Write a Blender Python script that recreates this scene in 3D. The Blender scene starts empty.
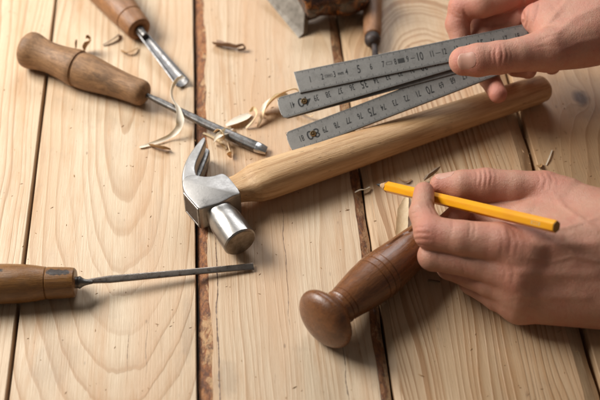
import bpy, bmesh, math, random
import numpy as np
from mathutils import Vector, Matrix, noise as mnoise
random.seed(7)
S = bpy.context.scene
S.unit_settings.scale_length = 0.01          # one unit is one centimetre

# ------------------------------------------------------------------ camera
FPX, TILT, DIST = 1100.0, math.radians(48.4), 86.0
CAM = Vector((0, -DIST*math.cos(TILT), DIST*math.sin(TILT)))
FW = Vector((0, math.cos(TILT), -math.sin(TILT))); UP = Vector((0, math.sin(TILT), math.cos(TILT))); RT = Vector((1, 0, 0))
cam_d = bpy.data.cameras.new('camera'); cam = bpy.data.objects.new('camera', cam_d)
S.collection.objects.link(cam); S.camera = cam
cam.location = CAM; cam.rotation_euler = (math.pi/2 - TILT, 0, 0)
cam_d.sensor_width = 36; cam_d.lens = 36*FPX/600; cam_d.clip_start = 1; cam_d.clip_end = 2000
cam_d.dof.use_dof = True; cam_d.dof.focus_distance = 82.5; cam_d.dof.aperture_fstop = 0.056
# (66 mm at f/5.6 opens 1.18 cm; the f-number is scaled because one unit is a centimetre)

def P(px, py, z=0.0):
    """point of the bench at height z that lies on the sight line of a photo point (600x400)"""
    r = FW + RT*((px-300)/FPX) - UP*((py-200)/FPX)
    return CAM + r*((z-CAM.z)/r.z)

# ------------------------------------------------------------------ light
W = bpy.data.worlds.new('World'); S.world = W; W.use_nodes = True
W.node_tree.nodes['Background'].inputs[0].default_value = (1.0, 0.95, 0.88, 1)
W.node_tree.nodes['Background'].inputs[1].default_value = 0.09
def area(name, loc, target, sx, sy, power, col):
    l = bpy.data.lights.new(name, 'AREA'); l.shape = 'RECTANGLE'; l.size = sx; l.size_y = sy
    l.energy = power; l.color = col
    o = bpy.data.objects.new(name, l); S.collection.objects.link(o)
    o.location = loc; d = Vector(target)-Vector(loc)
    o.rotation_euler = d.to_track_quat('-Z', 'Y').to_euler()
    return o
area('window_light', (-82, 34, 72), (-8, 4, 0), 60, 50, 208000, (1.0, 0.975, 0.93))
area('far_window', (10, 120, 95), (0, 0, 0), 80, 40, 88000, (0.95, 0.97, 1.0))
S.view_settings.view_transform = 'Standard'; S.view_settings.look = 'None'
S.view_settings.exposure = 0.0; S.view_settings.gamma = 1

# ------------------------------------------------------------------ object helpers
COL = S.collection
def thing(name, label, cat, loc=(0,0,0), axis=None, group=None):
    o = bpy.data.objects.new(name, None); COL.objects.link(o); o.empty_display_size = 1
    o.location = loc
    if axis is not None:
        o.rotation_mode = 'QUATERNION'; o.rotation_quaternion = Vector(axis).to_track_quat('Z', 'Y')
    o['label'] = label; o['category'] = cat
    if group: o['group'] = group
    return o
def link(name, verts, faces, m, parent=None, smooth=True, sharp=None):
    me = bpy.data.meshes.new(name); me.from_pydata([tuple(v) for v in verts], [], [tuple(f) for f in faces]); me.update()
    bm = bmesh.new(); bm.from_mesh(me); bmesh.ops.recalc_face_normals(bm, faces=bm.faces); bm.to_mesh(me); bm.free()
    o = bpy.data.objects.new(name, me); COL.objects.link(o)
    if m: me.materials.append(m)
    if smooth:
        me.shade_smooth()
        if sharp: me.set_sharp_from_angle(angle=math.radians(sharp))
    if parent: o.parent = parent
    return o
def tag(o, label, cat, group=None):
    o['label'] = label; o['category'] = cat
    if group: o['group'] = group
    return o
class MB:
    def __init__(s): s.v = []; s.f = []
    def add(s, v, f):
        n = len(s.v); s.v += [tuple(x) for x in v]; s.f += [tuple(i+n for i in q) for q in f]; return s
    def rings(s, rings, cap=True, closed=True):
        n = len(s.v); k = len(rings[0])
        for r in rings: s.v += [tuple(x) for x in r]
        for i in range(len(rings)-1):
            for j in range(k if closed else k-1):
                a = n+i*k+j; b = n+i*k+(j+1) % k
                s.f.append((a, b, b+k, a+k))
        if cap:
            s.f.append(tuple(n+j for j in range(k))[::-1]); s.f.append(tuple(n+(len(rings)-1)*k+j for j in range(k)))
        return s
    def build(s, name, m, parent=None, smooth=True, sharp=35): return link(name, s.v, s.f, m, parent, smooth, sharp)
def lathe_rings(prof, n=48, wob=0.0, seed=0, oval=1.0):
    R = []
    for (z, r) in prof:
        ring = []
        for j in range(n):
            a = 2*math.pi*j/n
            rr = r
            if wob: rr *= 1+wob*mnoise.noise(Vector((math.cos(a)*1.2+seed, math.sin(a)*1.2, z*0.5)))
            ring.append((rr*math.cos(a), rr*math.sin(a)*oval, z))
        R.append(ring)
    return R
def smooth_prof(pts, step=0.12):
    """Catmull-Rom through (z, r); a point given twice stays a corner"""
    out = []
    n = len(pts)
    for i in range(n-1):
        p1, p2 = pts[i], pts[i+1]
        if p1 == p2: continue
        p0 = pts[i-1] if i > 0 and pts[i-1] != p1 else p1
        p3 = pts[i+2] if i+2 < n and pts[i+2] != p2 else p2
        L = math.hypot(p2[0]-p1[0], p2[1]-p1[1]); k = max(2, int(L/step))
        for j in range(k):
            t = j/k
            q = [0.5*((2*p1[c])+(-p0[c]+p2[c])*t+(2*p0[c]-5*p1[c]+4*p2[c]-p3[c])*t*t+(-p0[c]+3*p1[c]-3*p2[c]+p3[c])*t**3) for c in (0, 1)]
            out.append((q[0], max(q[1], 0.002)))
    out.append(pts[-1]); return out
def se_ring(c, ax, ay, rx, ry, p=2.0, n=40):
    """super-ellipse section: centre c, axes ax ay, half sizes rx ry, power p"""
    R = []
    for j in range(n):
        a = 2*math.pi*(j+0.5)/n; ca, sa = math.cos(a), math.sin(a)
        R.append(Vector(c)+Vector(ax)*(rx*math.copysign(abs(ca)**(2/p), ca))+Vector(ay)*(ry*math.copysign(abs(sa)**(2/p), sa)))
    return R

# ------------------------------------------------------------------ material helpers
class NT:
    def __init__(s, name):
        s.m = bpy.data.materials.new(name); s.m.use_nodes = True; s.t = s.m.node_tree; s.N = s.t.nodes
        s.b = s.N['Principled BSDF']; s.co = s.N.new('ShaderNodeTexCoord').outputs['Object']
    def l(s, a, b): s.t.links.new(a, b)
    def val(s, x, sock):
        if hasattr(x, 'links'): s.l(x, sock)
        else: sock.default_value = x
    def math(s, op, a, b=0.0, c=0.0, clamp=False):
        n = s.N.new('ShaderNodeMath'); n.operation = op; n.use_clamp = clamp
        s.val(a, n.inputs[0]); s.val(b, n.inputs[1]); s.val(c, n.inputs[2]); return n.outputs[0]
    def mapping(s, scale=(1,1,1), loc=(0,0,0), vec=None):
        n = s.N.new('ShaderNodeMapping'); s.l(vec or s.co, n.inputs[0]); n.inputs['Scale'].default_value = scale; n.inputs['Location'].default_value = loc
        return n.outputs[0]
    def noise(s, scale, detail=3, rough=0.55, vec=None, dist=0.0, dim='3D'):
        n = s.N.new('ShaderNodeTexNoise'); n.noise_dimensions = dim
        if dim == '1D': s.val(vec, n.inputs['W'])
        else: s.l(vec or s.co, n.inputs['Vector'])
        n.inputs['Scale'].default_value = scale; n.inputs['Detail'].default_value = detail
        n.inputs['Roughness'].default_value = rough; n.inputs['Distortion'].default_value = dist
        return n.outputs['Fac'] if 'Fac' in n.outputs else n.outputs[0]
    def vor(s, scale, feature='F1', vec=None, out='Distance'):
        n = s.N.new('ShaderNodeTexVoronoi'); n.feature = feature; s.l(vec or s.co, n.inputs['Vector']); n.inputs['Scale'].default_value = scale
        return n.outputs[out]
    def ramp(s, fac, stops, interp='LINEAR'):
        n = s.N.new('ShaderNodeValToRGB'); s.l(fac, n.inputs[0]); e = n.color_ramp.elements; n.color_ramp.interpolation = interp
        while len(e) < len(stops): e.new(0.5)
        for k, (p, c) in zip(e, stops):
            k.position = p; k.color = (*c, 1) if not isinstance(c, (int, float)) else (c, c, c, 1)
        return n.outputs[0]
    def rng(s, x, a, b, c=0.0, d=1.0):
        n = s.N.new('ShaderNodeMapRange'); s.l(x, n.inputs[0])
        for i, v in enumerate((a, b, c, d)): n.inputs[i+1].default_value = v
        return n.outputs[0]
    def mix(s, f, a, b, mode='MIX'):
        n = s.N.new('ShaderNodeMix'); n.data_type = 'RGBA'; n.blend_type = mode
        s.val(f, n.inputs[0])
        for x, k in ((a, 6), (b, 7)):
            if hasattr(x, 'links'): s.l(x, n.inputs[k])
            else: n.inputs[k].default_value = (*x, 1)
        return n.outputs[2]
    def sep(s, vec=None):
        n = s.N.new('ShaderNodeSeparateXYZ'); s.l(vec or s.co, n.inputs[0]); return n.outputs
    def comb(s, x, y, z):
        n = s.N.new('ShaderNodeCombineXYZ')
        for i, v in enumerate((x, y, z)): s.val(v, n.inputs[i])
        return n.outputs[0]
    def bump(s, h, strength=0.3, dist=0.05, prev=None):
        n = s.N.new('ShaderNodeBump'); s.l(h, n.inputs['Height']); n.inputs['Strength'].default_value = strength; n.inputs['Distance'].default_value = dist
        if prev: s.l(prev, n.inputs['Normal'])
        return n.outputs[0]
    def out(s, col=None, rough=None, normal=None, metal=None, **kw):
        if col is not None: s.val(col if hasattr(col, 'links') else (*col, 1), s.b.inputs['Base Color'])
        if rough is not None: s.val(rough, s.b.inputs['Roughness'])
        if metal is not None: s.val(metal, s.b.inputs['Metallic'])
        if normal is not None: s.l(normal, s.b.inputs['Normal'])
        for k, v in kw.items(): s.val(v, s.b.inputs[k.replace('_', ' ')])
        return s.m

def pine(name, u0, vc, tilt, w0, spacing, contrast, cracks=(), seed=0.0, light=(0.71, 0.565, 0.395), dark=(0.37, 0.20, 0.09), slope=0.0, knots=(), stain=()):
    """sawn softwood: growth rings round a tilted pith, fibres, pores, cracks, knots"""
    n = NT(name); x, y, z = n.sep()
    warp = n.noise(0.09, 2, 0.5, n.mapping((1.6, 0.35, 1), (seed, seed*2, 0)))
    warp2 = n.noise(0.5, 3, 0.6, n.mapping((1.0, 0.16, 1), (seed*3, 0, 0)))
    u = n.math('SUBTRACT', x, n.math('MULTIPLY_ADD', y, slope, u0 if not hasattr(u0, 'links') else 0))
    u = n.math('ADD', u, n.math('MULTIPLY', n.math('SUBTRACT', warp, 0.5), 4.0))
    # pith depth: grows on one side of vc, levels off on the other
    a = n.math('MULTIPLY', n.math('SUBTRACT', y, vc), tilt)
    wv = n.math('MULTIPLY', n.math('ADD', a, n.math('SQRT', n.math('MULTIPLY_ADD', a, a, w0*w0*4))), 0.5)
    wv = n.math('ADD', wv, n.math('MULTIPLY', z, -1.0))
    wv = n.math('MULTIPLY_ADD', n.math('SUBTRACT', warp2, 0.5), 0.5, wv)
    r = n.math('SQRT', n.math('ADD', n.math('MULTIPLY', u, u), n.math('MULTIPLY', wv, wv)))
    for (ku, kv, kr) in knots:      # rings bend round a knot
        dx = n.math('SUBTRACT', x, ku); dy = n.math('MULTIPLY', n.math('SUBTRACT', y, kv), 0.6)
        dd = n.math('ADD', n.math('MULTIPLY', dx, dx), n.math('MULTIPLY', dy, dy))
        r = n.math('ADD', r, n.math('MULTIPLY', n.math('DIVIDE', kr*kr, n.math('ADD', dd, kr*kr)), 1.6))
    rn = n.noise(0.55/spacing*0.5, 2, 0.6, n.math('ADD', r, seed*7), dim='1D')
    q = n.math('ADD', n.math('DIVIDE', r, spacing), n.math('MULTIPLY', rn, 2.2))
    fr = n.math('FRACT', q)
    ring = n.ramp(fr, [(0.0, 0.06), (0.45, 0.20), (0.74, 0.55), (0.88, 1.0), (0.94, 0.9), (1.0, 0.06)], 'EASE')
    amp = n.rng(n.noise(0.35/spacing*0.4, 2, 0.5, n.math('ADD', r, 11+seed), dim='1D'), 0.3, 0.65, 0.30, 1.25)
    ring = n.math('MULTIPLY', n.math('MULTIPLY', ring, amp), contrast)
    fib = n.noise(9.0, 4, 0.65, n.mapping((1.0, 0.03, 1.0), (seed, 0, 0)))
    fib2 = n.noise(26.0, 3, 0.7, n.mapping((1.0, 0.025, 1.0), (0, seed, 0)))
    tone = n.noise(0.16, 3, 0.6, n.mapping((1.0, 0.3, 1), (0, seed*5, 3)))
    c = n.mix(ring, light, dark)
    c = n.mix(n.rng(fib, 0.38, 0.72, 0, 0.42), c, (0.46, 0.29, 0.16))
    c = n.mix(n.rng(fib2, 0.52, 0.78, 0, 0.42), c, (0.36, 0.22, 0.115))
    c = n.mix(n.rng(tone, 0.38, 0.68, 0, 0.5), c, (0.56, 0.36, 0.20))
    sap = n.noise(0.7, 4, 0.7, n.mapping((1.0, 0.12, 1), (seed*2, 9, 1)))
    c = n.mix(n.rng(sap, 0.52, 0.72, 0, 0.6), c, (0.50, 0.265, 0.115))
    hv = n.noise(0.22, 3, 0.55, n.mapping((1.0, 0.10, 1), (seed*4, 2, 7)))
    c = n.mix(n.rng(hv, 0.48, 0.66, 0, 0.50), c, (0.57, 0.335, 0.18))
    gy = n.noise(0.3, 5, 0.7, n.mapping((1.0, 0.4, 1), (seed*6, 5, 7)))
    c = n.mix(n.rng(gy, 0.55, 0.75, 0, 0.30), c, (0.40, 0.31, 0.22))
    dash = n.noise(5.0, 2, 0.5, n.mapping((1.0, 0.12, 1), (seed*6, 1, 7)))
    c = n.mix(n.rng(dash, 0.70, 0.80, 0, 0.45), c, (0.24, 0.12, 0.05))
    # grime: fine specks and short dashes along the grain
    sp = n.vor(1.1, vec=n.mapping((1.0, 0.35, 1), (seed, seed, 0)))
    spm = n.math('MULTIPLY', n.rng(sp, 0.05, 0.10, 1, 0), n.rng(n.noise(0.4, 2), 0.5, 0.6))
    c = n.mix(n.math('MULTIPLY', spm, 0.55), c, (0.16, 0.09, 0.05))
    sm = n.noise(0.45, 5, 0.7, n.mapping((1, 0.7, 1), (3, seed, 5)))
    c = n.mix(n.rng(sm, 0.60, 0.80, 0, 0.35), c, (0.30, 0.21, 0.14))
    hgt = n.math('MULTIPLY_ADD', ring, 0.5, n.math('MULTIPLY', fib, 0.7)); hgt = n.math('MULTIPLY_ADD', fib2, 0.35, hgt)
    for (cx, v0, v1, wd, cs) in cracks:
        wob = n.math('MULTIPLY', n.math('SUBTRACT', n.noise(0.22, 3, 0.5, n.math('ADD', y, cs*9.1), dim='1D'), 0.5), 0.5)
        wob = n.math('ADD', wob, n.math('MULTIPLY', n.math('SUBTRACT', fib, 0.5), 0.10))
        d = n.math('ABSOLUTE', n.math('SUBTRACT', n.math('SUBTRACT', x, cx), wob))
        endm = n.math('MULTIPLY', n.rng(y, v0, v0+2.5), n.rng(y, v1, v1-2.5))
        wj = n.math('MULTIPLY', n.rng(n.noise(1.6, 3, 0.6, n.math('ADD', y, cs), dim='1D'), 0.3, 0.7, 0.25, 1.2), wd)
        mk = n.math('MULTIPLY', n.math('LESS_THAN', d, n.math('MULTIPLY', wj, endm)), n.math('GREATER_THAN', endm, 0.02))
        c = n.mix(n.math('MULTIPLY', mk, 0.85), c, (0.10, 0.05, 0.03)); hgt = n.math('SUBTRACT', hgt, n.math('MULTIPLY', mk, 1.5))
    for (ku, kv, kr) in knots:
        dx = n.math('SUBTRACT', x, ku); dy = n.math('MULTIPLY', n.math('SUBTRACT', y, kv), 0.7)
        dd = n.math('SQRT', n.math('ADD', n.math('MULTIPLY', dx, dx), n.math('MULTIPLY', dy, dy)))
        dd = n.math('ADD', dd, n.math('MULTIPLY', n.math('SUBTRACT', n.noise(1.2, 3), 0.5), 0.5))
        c = n.mix(n.rng(dd, kr*0.45, kr*1.0, 0.95, 0), c, (0.10, 0.045, 0.02))
    for (ku, kv, ru, rv, am) in stain:   # greyish old stains with a shape of their own
        dx = n.math('DIVIDE', n.math('SUBTRACT', x, ku), ru); dy = n.math('DIVIDE', n.math('SUBTRACT', y, kv), rv)
        dd = n.math('SQRT', n.math('ADD', n.math('MULTIPLY', dx, dx), n.math('MULTIPLY', dy, dy)))
        dd = n.math('ADD', dd, n.math('MULTIPLY', n.math('SUBTRACT', n.noise(0.6, 5, 0.7), 0.5), 1.6))
        c = n.mix(n.rng(dd, 0.6, 1.1, am, 0), c, (0.20, 0.145, 0.10))
    nr = n.bump(hgt, 0.6, 0.06)
    rg = n.rng(fib, 0.3, 0.7, 0.42, 0.60)
    return n.out(c, rg, nr, Specular_IOR_Level=0.5)

def turned(name, light, dark, rough=0.45, grime=0.5, seed=0.0, streak=1.0, ends=(), spots=(), coat=0.0, spec=0.4, gcol=(0.05, 0.032, 0.022)):
    """turned tool-handle wood; grain along local Z"""
    n = NT(name)
    v = n.mapping((1, 1, 0.07), (seed, seed*1.7, seed))
    g = n.noise(3.2*streak, 5, 0.65, v, 1.2); g2 = n.noise(16, 4, 0.7, v)
    w = n.noise(0.55, 3, 0.6, n.mapping((1, 1, 0.35), (seed, 0, seed)))
    c = n.mix(n.rng(g, 0.3, 0.7), light, dark)
    c = n.mix(n.rng(g2, 0.45, 0.72, 0, 0.6), c, tuple(k*0.5 for k in dark))
    wear = n.noise(1.3, 6, 0.75, n.mapping((1, 1, 0.5), (seed*5, 4, 2))); c = n.mix(n.rng(wear, 0.52, 0.68, 0, 0.4), c, tuple(min(.9, k*1.5) for k in light))
    gm = n.noise(0.9, 6, 0.72, n.mapping((1, 1, 0.6), (seed*3, 1, 2)))
    c = n.mix(n.rng(gm, 0.47, 0.72, 0, grime), c, gcol)
    c = n.mix(n.rng(w, 0.35, 0.7, 0, 0.35), c, tuple(k*0.62 for k in light))
    x, y, z = n.sep()
    wz = n.math('ADD', z, n.math('MULTIPLY', n.math('SUBTRACT', n.noise(1.5, 4, 0.7), 0.5), 0.7))
    for (z0, z1, am, colr) in ends:
        c = n.mix(n.rng(wz, z0, z1, am, 0), c, colr)
    for (sx_, sy_, sz_, rr_, lz_) in spots:       # old tar stains
        dx = n.math('SUBTRACT', x, sx_); dy = n.math('SUBTRACT', y, sy_); dz_ = n.math('MULTIPLY', n.math('SUBTRACT', z, sz_), 1/lz_)
        dd = n.math('SQRT', n.math('ADD', n.math('ADD', n.math('MULTIPLY', dx, dx), n.math('MULTIPLY', dy, dy)), n.math('MULTIPLY', dz_, dz_)))
        dd = n.math('ADD', dd, n.math('MULTIPLY', n.math('SUBTRACT', n.noise(2.2, 5, 0.7), 0.5), 2.0*rr_))
        c = n.mix(n.rng(dd, rr_*0.75, rr_, 0.93, 0), c, (0.022, 0.016, 0.013))
    sc = n.vor(2.6, 'DISTANCE_TO_EDGE', n.mapping((1, 1, 0.35), (seed, 3, 0)))
    h = n.math('MULTIPLY_ADD', g2, 0.6, n.math('MULTIPLY', gm, 0.8))
    nr = n.bump(n.math('ADD', h, g), 0.5, 0.06)
    rg = n.rng(gm, 0.3, 0.7, rough-0.08, rough+0.14)
    return n.out(c, rg, nr, Specular_IOR_Level=spec, Coat_Weight=coat, Coat_Roughness=0.22)

def steel(name, col=(0.42, 0.41, 0.40), rough=0.32, mott=0.3, scale=2.0, stretch=(1, 1, 1), rust=0.0, metal=1.0, bump=0.12):
    n = NT(name)
    v = n.mapping(stretch)
    a = n.noise(scale, 6, 0.7, v); b = n.noise(scale*6, 4, 0.7, v); sc = n.noise(30, 3, 0.6, n.mapping((1, 0.05, 1)))
    c = n.mix(n.rng(a, 0.42, 0.66, 0, mott), col, tuple(k*0.28 for k in col))
    c = n.mix(n.rng(b, 0.55, 0.8, 0, mott*0.9), c, tuple(k*0.35 for k in col))
    mt = metal
    if rust:
        rr = n.rng(n.noise(scale*1.7, 6, 0.75, n.mapping((1, 1, 1), (5, 5, 5))), 0.53, 0.68, 0, rust)
        c = n.mix(rr, c, (0.13, 0.06, 0.03))
    rg = n.rng(a, 0.3, 0.7, rough-0.07, rough+0.16)
    h = n.math('MULTIPLY_ADD', sc, 0.4, n.math('ADD', b, n.math('MULTIPLY', a, 0.6)))
    return n.out(c, rg, n.bump(h, bump, 0.03), mt)

# ------------------------------------------------------------------ the bench top
_v = (FW + RT*(-117/FPX) + UP*(1240/FPX)); VD = Vector((_v.x, _v.y, 0)).normalized(); UD = Vector((VD.y, -VD.x, 0))
YAW = math.atan2(UD.y, UD.x)
def uv(px, py):
    p = P(px, py); return p.dot(UD), p.dot(VD)
def ux(px, py=200): return uv(px, py)[0]
V0, V1 = -62.0, 150.0

def plank_rows(seed, amp_l, amp_r):
    rows = []; v = V0
    while v <= V1+0.01:
        f = lambda s, a: a*(mnoise.noise(Vector((v*0.11, s, 0.3)))*1.0+0.45*mnoise.noise(Vector((v*0.42, s, 4.3)))+0.2*mnoise.noise(Vector((v*1.3, s, 9.3))))
        rows.append((v, f(seed, amp_l), f(seed+31, amp_r))); v += 0.6
    return rows
bench = thing('tabletop', 'table top of pale pine planks with bark along some of their edges', 'table top')
bench['kind'] = 'structure'; del bench['category']

def bark_mat(name, patch, seed, zk=0.22):
    n = NT(name)
    v = n.mapping((1.0, 0.45, 1.0), (seed, seed, 0))
    a = n.noise(0.75, 5, 0.7, v, 0.6); b = n.noise(3.5, 5, 0.75, v); w = n.vor(1.6, 'F1', v)
    red = n.mix(n.rng(b, 0.35, 0.7), (0.40, 0.155, 0.05), (0.14, 0.052, 0.026))
    red = n.mix(n.rng(w, 0.0, 0.5, 0.5, 0), red, (0.58, 0.29, 0.11))
    pale = n.mix(n.rng(b, 0.35, 0.7), (0.58, 0.36, 0.18), (0.40, 0.20, 0.09))
    x, y, z = n.sep()
    aa = n.math('ADD', a, n.math('MULTIPLY', z, zk))
    c = n.mix(n.rng(aa, patch+0.02, patch+0.06), red, pale)
    h = n.math('ADD', n.math('MULTIPLY', a, 1.2), b)
    c = n.mix(n.rng(n.noise(1.6, 5, 0.75, n.mapping((1, .6, 1), (4, seed, 4))), 0.5, 0.62, 0, 0.7), c, (0.07, 0.03, 0.02))
    return n.out(c, 0.5, n.bump(h, 1.0, 0.2))
def plank(px0, px1, m, seed, cl=0.06, cr=0.06, drop=0.5, dl=None, wob=(0.03, 0.03), bl=None, br=None, zt=0.0):
    """px0, px1: photo columns (on the row y=200) of the plank's outer edges; cl, cr: widths of the sloping edges"""
    a, b = ux(px0), ux(px1); c = (a+b)/2
    rows = plank_rows(seed, *wob)
    M = MB(); R = []
    for (v, wl, wr) in rows:
        L = a+cl+wl-c; r = b-cr+wr-c
        R.append([(L-0.0, v, -2.4), (L, v, -0.05), (L+0.05, v, 0.0), (r-0.05, v, 0), (r, v, -0.05), (r, v, -2.4)])
    M.rings([[Vector(p) for p in q] for q in R])
    o = M.build('plank', m, bench, smooth=False)
    o.location = UD*c + Vector((0, 0, zt)); o.rotation_euler = (0, 0, YAW)
    for side, w, bm_ in ((-1, cl, bl), (1, cr, br)):
        if bm_ is None: continue
        R = []; k = 7
        for (v, wl, wr) in rows:
            inn = (a+cl+wl-c) if side < 0 else (b-cr+wr-c)
            out = (a-c) if side < 0 else (b-c)
            out += 0.10*mnoise.noise(Vector((v*0.35, seed, side)))
            sec = []
            for j in range(k+1):
                t = j/k
                x = inn+(out-inn)*t + 0.0
                zz = -0.03 - (dl if side < 0 and dl else drop)*(t**1.35)
                zz += 0.10*math.sin(math.pi*min(1, t*1.1))*mnoise.noise(Vector((v*1.1, t*2.2+seed, side)))
                sec.append(Vector((x, v, zz)))
            sec.append(Vector((out, v, -2.35))); sec.append(Vector((inn+0.0*side, v, -2.35)))
            R.append(sec)
        M = MB(); M.rings(R); M.build('bark_edge' if bm_.name.startswith('bark') else 'edge_bevel', bm_, o, True, 50)
    return o
def ploc(px, py, a, b):   # plank-local u, v of a photo point
    u, v = uv(px, py); return u-(ux(a)+ux(b))/2, v

barkA = bark_mat('bark_red_brown', 0.49, 2.0); barkB = bark_mat('bark_flaking', 0.56, 7.0, -0.45)
wane = pine('pale_wane', 3.0, 0, 0.02, 3, 0.3, 0.5, seed=9, light=(0.52, 0.37, 0.22), dark=(0.36, 0.22, 0.12))
# plank 0
e0 = (-160, 30.3); u0, v0 = ploc(-60, 200, *e0)
plank(*e0, pine('pine_straight', u0, -50, 0.02, 3.0, 0.52, 0.9, seed=1.0), 1)
# plank 1: wide cathedral opening towards the viewer's side
e1 = (32.7, 195.6); u0, v0 = ploc(118, 340, *e1)
c1 = ploc(122, 345, *e1)
plank(*e1, pine('pine_cathedral', u0, ploc(100, 190, *e1)[1], -0.30, 2.0, 0.74, 0.80, seed=3.1,
     cracks=((c1[0]+0.4, c1[1]-3.5, c1[1]+2.0, 0.025, 2), (c1[0]+1.7, c1[1]-3, c1[1]+2.6, 0.02, 5)),
     stain=((c1[0]-4.5, c1[1]-1, 1.8, 2.2, 0.16), (c1[0]+4.6, c1[1]+1.0, 0.5, 3.5, 0.22))), 2)
# plank 2: bark on both edges
e2 = (196.8, 363.4); cA = ploc(223, 330, *e2); u0, v0 = ploc(330, 200, *e2)
plank(*e2, pine('pine_soft_grain', u0, ploc(300, 120, *e2)[1], 0.10, 1.2, 0.50, 0.62, seed=5.7,
     cracks=((cA[0]-0.35, cA[1]-16, cA[1]+9.5, 0.055, 1), (ploc(285, 255, *e2)[0], ploc(285, 330, *e2)[1], ploc(285, 200, *e2)[1], 0.028, 4),
             (ploc(352, 350, *e2)[0]-0.6, ploc(352, 420, *e2)[1], ploc(352, 335, *e2)[1], 0.035, 6)),
     stain=((ploc(226, 380, *e2)[0], ploc(226, 380, *e2)[1], 0.9, 1.6, 0.25),)), 3,
     cl=0.80, cr=0.80, drop=0.40, wob=(0.30, 0.20), bl=barkA, br=barkB)
# plank 3: nested arches far, tight straight grain near
e3 = (365.4, 543.5); u0, v0 = ploc(432, 40, *e3)
plank(*e3, pine('pine_nested_arches', u0, ploc(432, 75, *e3)[1], 0.62, 0.45, 0.45, 1.35, seed=2.3, light=(0.66, 0.48, 0.30), dark=(0.33, 0.165, 0.065),
     slope=-0.035), 4,
     cl=0.50, cr=1.05, drop=0.5, dl=0.16, wob=(0.06, 0.10), bl=wane, br=wane)
# plank 4
e4 = (546.5, 725); u0, v0 = ploc(640, 130, *e4); k4 = ploc(581, 98, *e4)
plank(*e4, pine('pine_knotty', u0, ploc(600, 330, *e4)[1], 0.20, 1.5, 0.75, 0.85, seed=8.4, light=(0.58, 0.385, 0.215), knots=((k4[0], k4[1], 0.85),),
     stain=((k4[0]+0.8, k4[1]+0.5, 3.2, 3.0, 0.22),)), 5, cl=0.10)
plank(728, 905, pine('pine_outer_right', 2.0, 0, 0.2, 2.0, 0.7, 0.5, seed=4.4), 6)
plank(-345, -163, pine('pine_outer_left', 2.0, 0, 0.2, 2.0, 0.7, 0.5, seed=6.4), 7)
# battens under the table close the gaps; floor far below
bat = MB()
for v in (-45, 25, 95, 135):
    c = VD*v; h = 4
    bat.add([c+UD*s*62+VD*t*h+Vector((0, 0, z)) for z in (-2.45, -5) for t in (-1, 1) for s in (-1, 1)],
            [(0, 1, 3, 2), (4, 6, 7, 5), (0, 4, 5, 1), (2, 3, 7, 6), (0, 2, 6, 4), (1, 5, 7, 3)])
bat.build('batten', wane, bench, smooth=False)
n = NT('floor_dark'); fm = n.out(n.mix(n.noise(0.1, 3), (0.05, 0.04, 0.035), (0.035, 0.03, 0.028)), 0.7)
fl = link('floor', [(-600, -600, -74), (600, -600, -74), (600, 600, -74), (-600, 600, -74)], [(0, 1, 2, 3)], fm, smooth=False); fl['kind'] = 'structure'

# ------------------------------------------------------------------ turned tools
def axis_tool(name, label, cat, a, b):
    a, b = Vector(a), Vector(b)
    return thing(name, label, cat, a, b-a), (b-a).length
def local(t):
    """world -> local of a thing (location + quaternion)"""
    q = t.rotation_quaternion.copy(); l = t.location.copy()
    return lambda p: q.inverted() @ (Vector(p)-l)
dark_iron = steel('tool_steel_dark', (0.22, 0.208, 0.195), 0.42, 0.75, 1.6, rust=0.45, bump=0.3)
bright_steel = steel('tool_steel_bright', (0.62, 0.61, 0.60), 0.26, 0.3, 2.2)
dull_steel = steel('tool_steel_worn', (0.25, 0.24, 0.235), 0.48, 0.5, 1.8, bump=0.3)
dull_iron = steel('tool_iron_dull', (0.07, 0.055, 0.05), 0.55, 0.6, 1.8, rust=0.5, metal=0.6)
mid_steel = steel('tool_steel_mid', (0.30, 0.29, 0.28), 0.38, 0.6, 1.8, rust=0.12, bump=0.25)

def bar(t, pts, mat, name, section, smooth_deg=30, upv=(0, 0, 1)):
    """loft of rounded-rectangle sections through world points: pts (p, half width, half height, power)"""
    L = local(t); q = t.rotation_quaternion; M = MB(); R = []
    W_ = [Vector(p[0]) for p in pts]
    for i, (p, hw, hh, pw) in enumerate(pts):
        d = (W_[min(i+1, len(W_)-1)]-W_[max(i-1, 0)]).normalized()
        side = d.cross(Vector(upv)).normalized(); up = side.cross(d)
        R.append([L(x) for x in se_ring(Vector(p), side, up, hw, hh, pw, section)])
    M.rings(R); return M.build(name, mat, t, True, smooth_deg)

# --- gouge A (large, greyish brown handle, across the left)
pa, pb = P(25, 48, 1.62), P(147, 95, 1.25)
tA, LA = axis_tool('gouge', 'long gouge with dull grey brown flared wooden handle, a shaving draped over its shank', 'gouge', pa, pb)
hA = turned('handle_dull_brown', (0.42, 0.235, 0.115), (0.19, 0.095, 0.042), 0.48, 0.7, 1.0, ends=((0.2, 1.2, 0.25, (0.10, 0.06, 0.04)),), spec=0.3)
s = LA/13.6
prof = [(0, 0.002), (0.0, 0.9), (0.12, 1.35), (0.12, 1.35), (0.4, 1.58), (1.0, 1.62), (1.9, 1.42), (2.9, 1.33), (4.2, 1.42), (5.2, 1.55), (5.75, 1.62), (6.05, 1.60), (6.05, 1.60),
        (6.12, 1.48), (6.12, 1.48), (6.28, 1.47), (6.28, 1.47), (6.4, 1.56), (6.4, 1.56), (7.5, 1.52), (9.0, 1.34), (10.6, 1.18), (11.9, 1.12), (12.8, 1.12), (13.3, 0.98), (13.6, 0.55), (13.62, 0.22), (13.62, 0.002)]
prof = smooth_prof([(z*s, r) for z, r in prof])
MB().rings(lathe_rings(prof, 56, 0.02, 3)).build('handle', hA, tA)
g0 = P(146, 95, 1.25); g1 = P(205, 123.5, 0.85); g2 = P(236, 138, 0.62); g3 = P(261, 148.5, 0.42); g4 = P(266.5, 150.5, 0.30)
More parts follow.
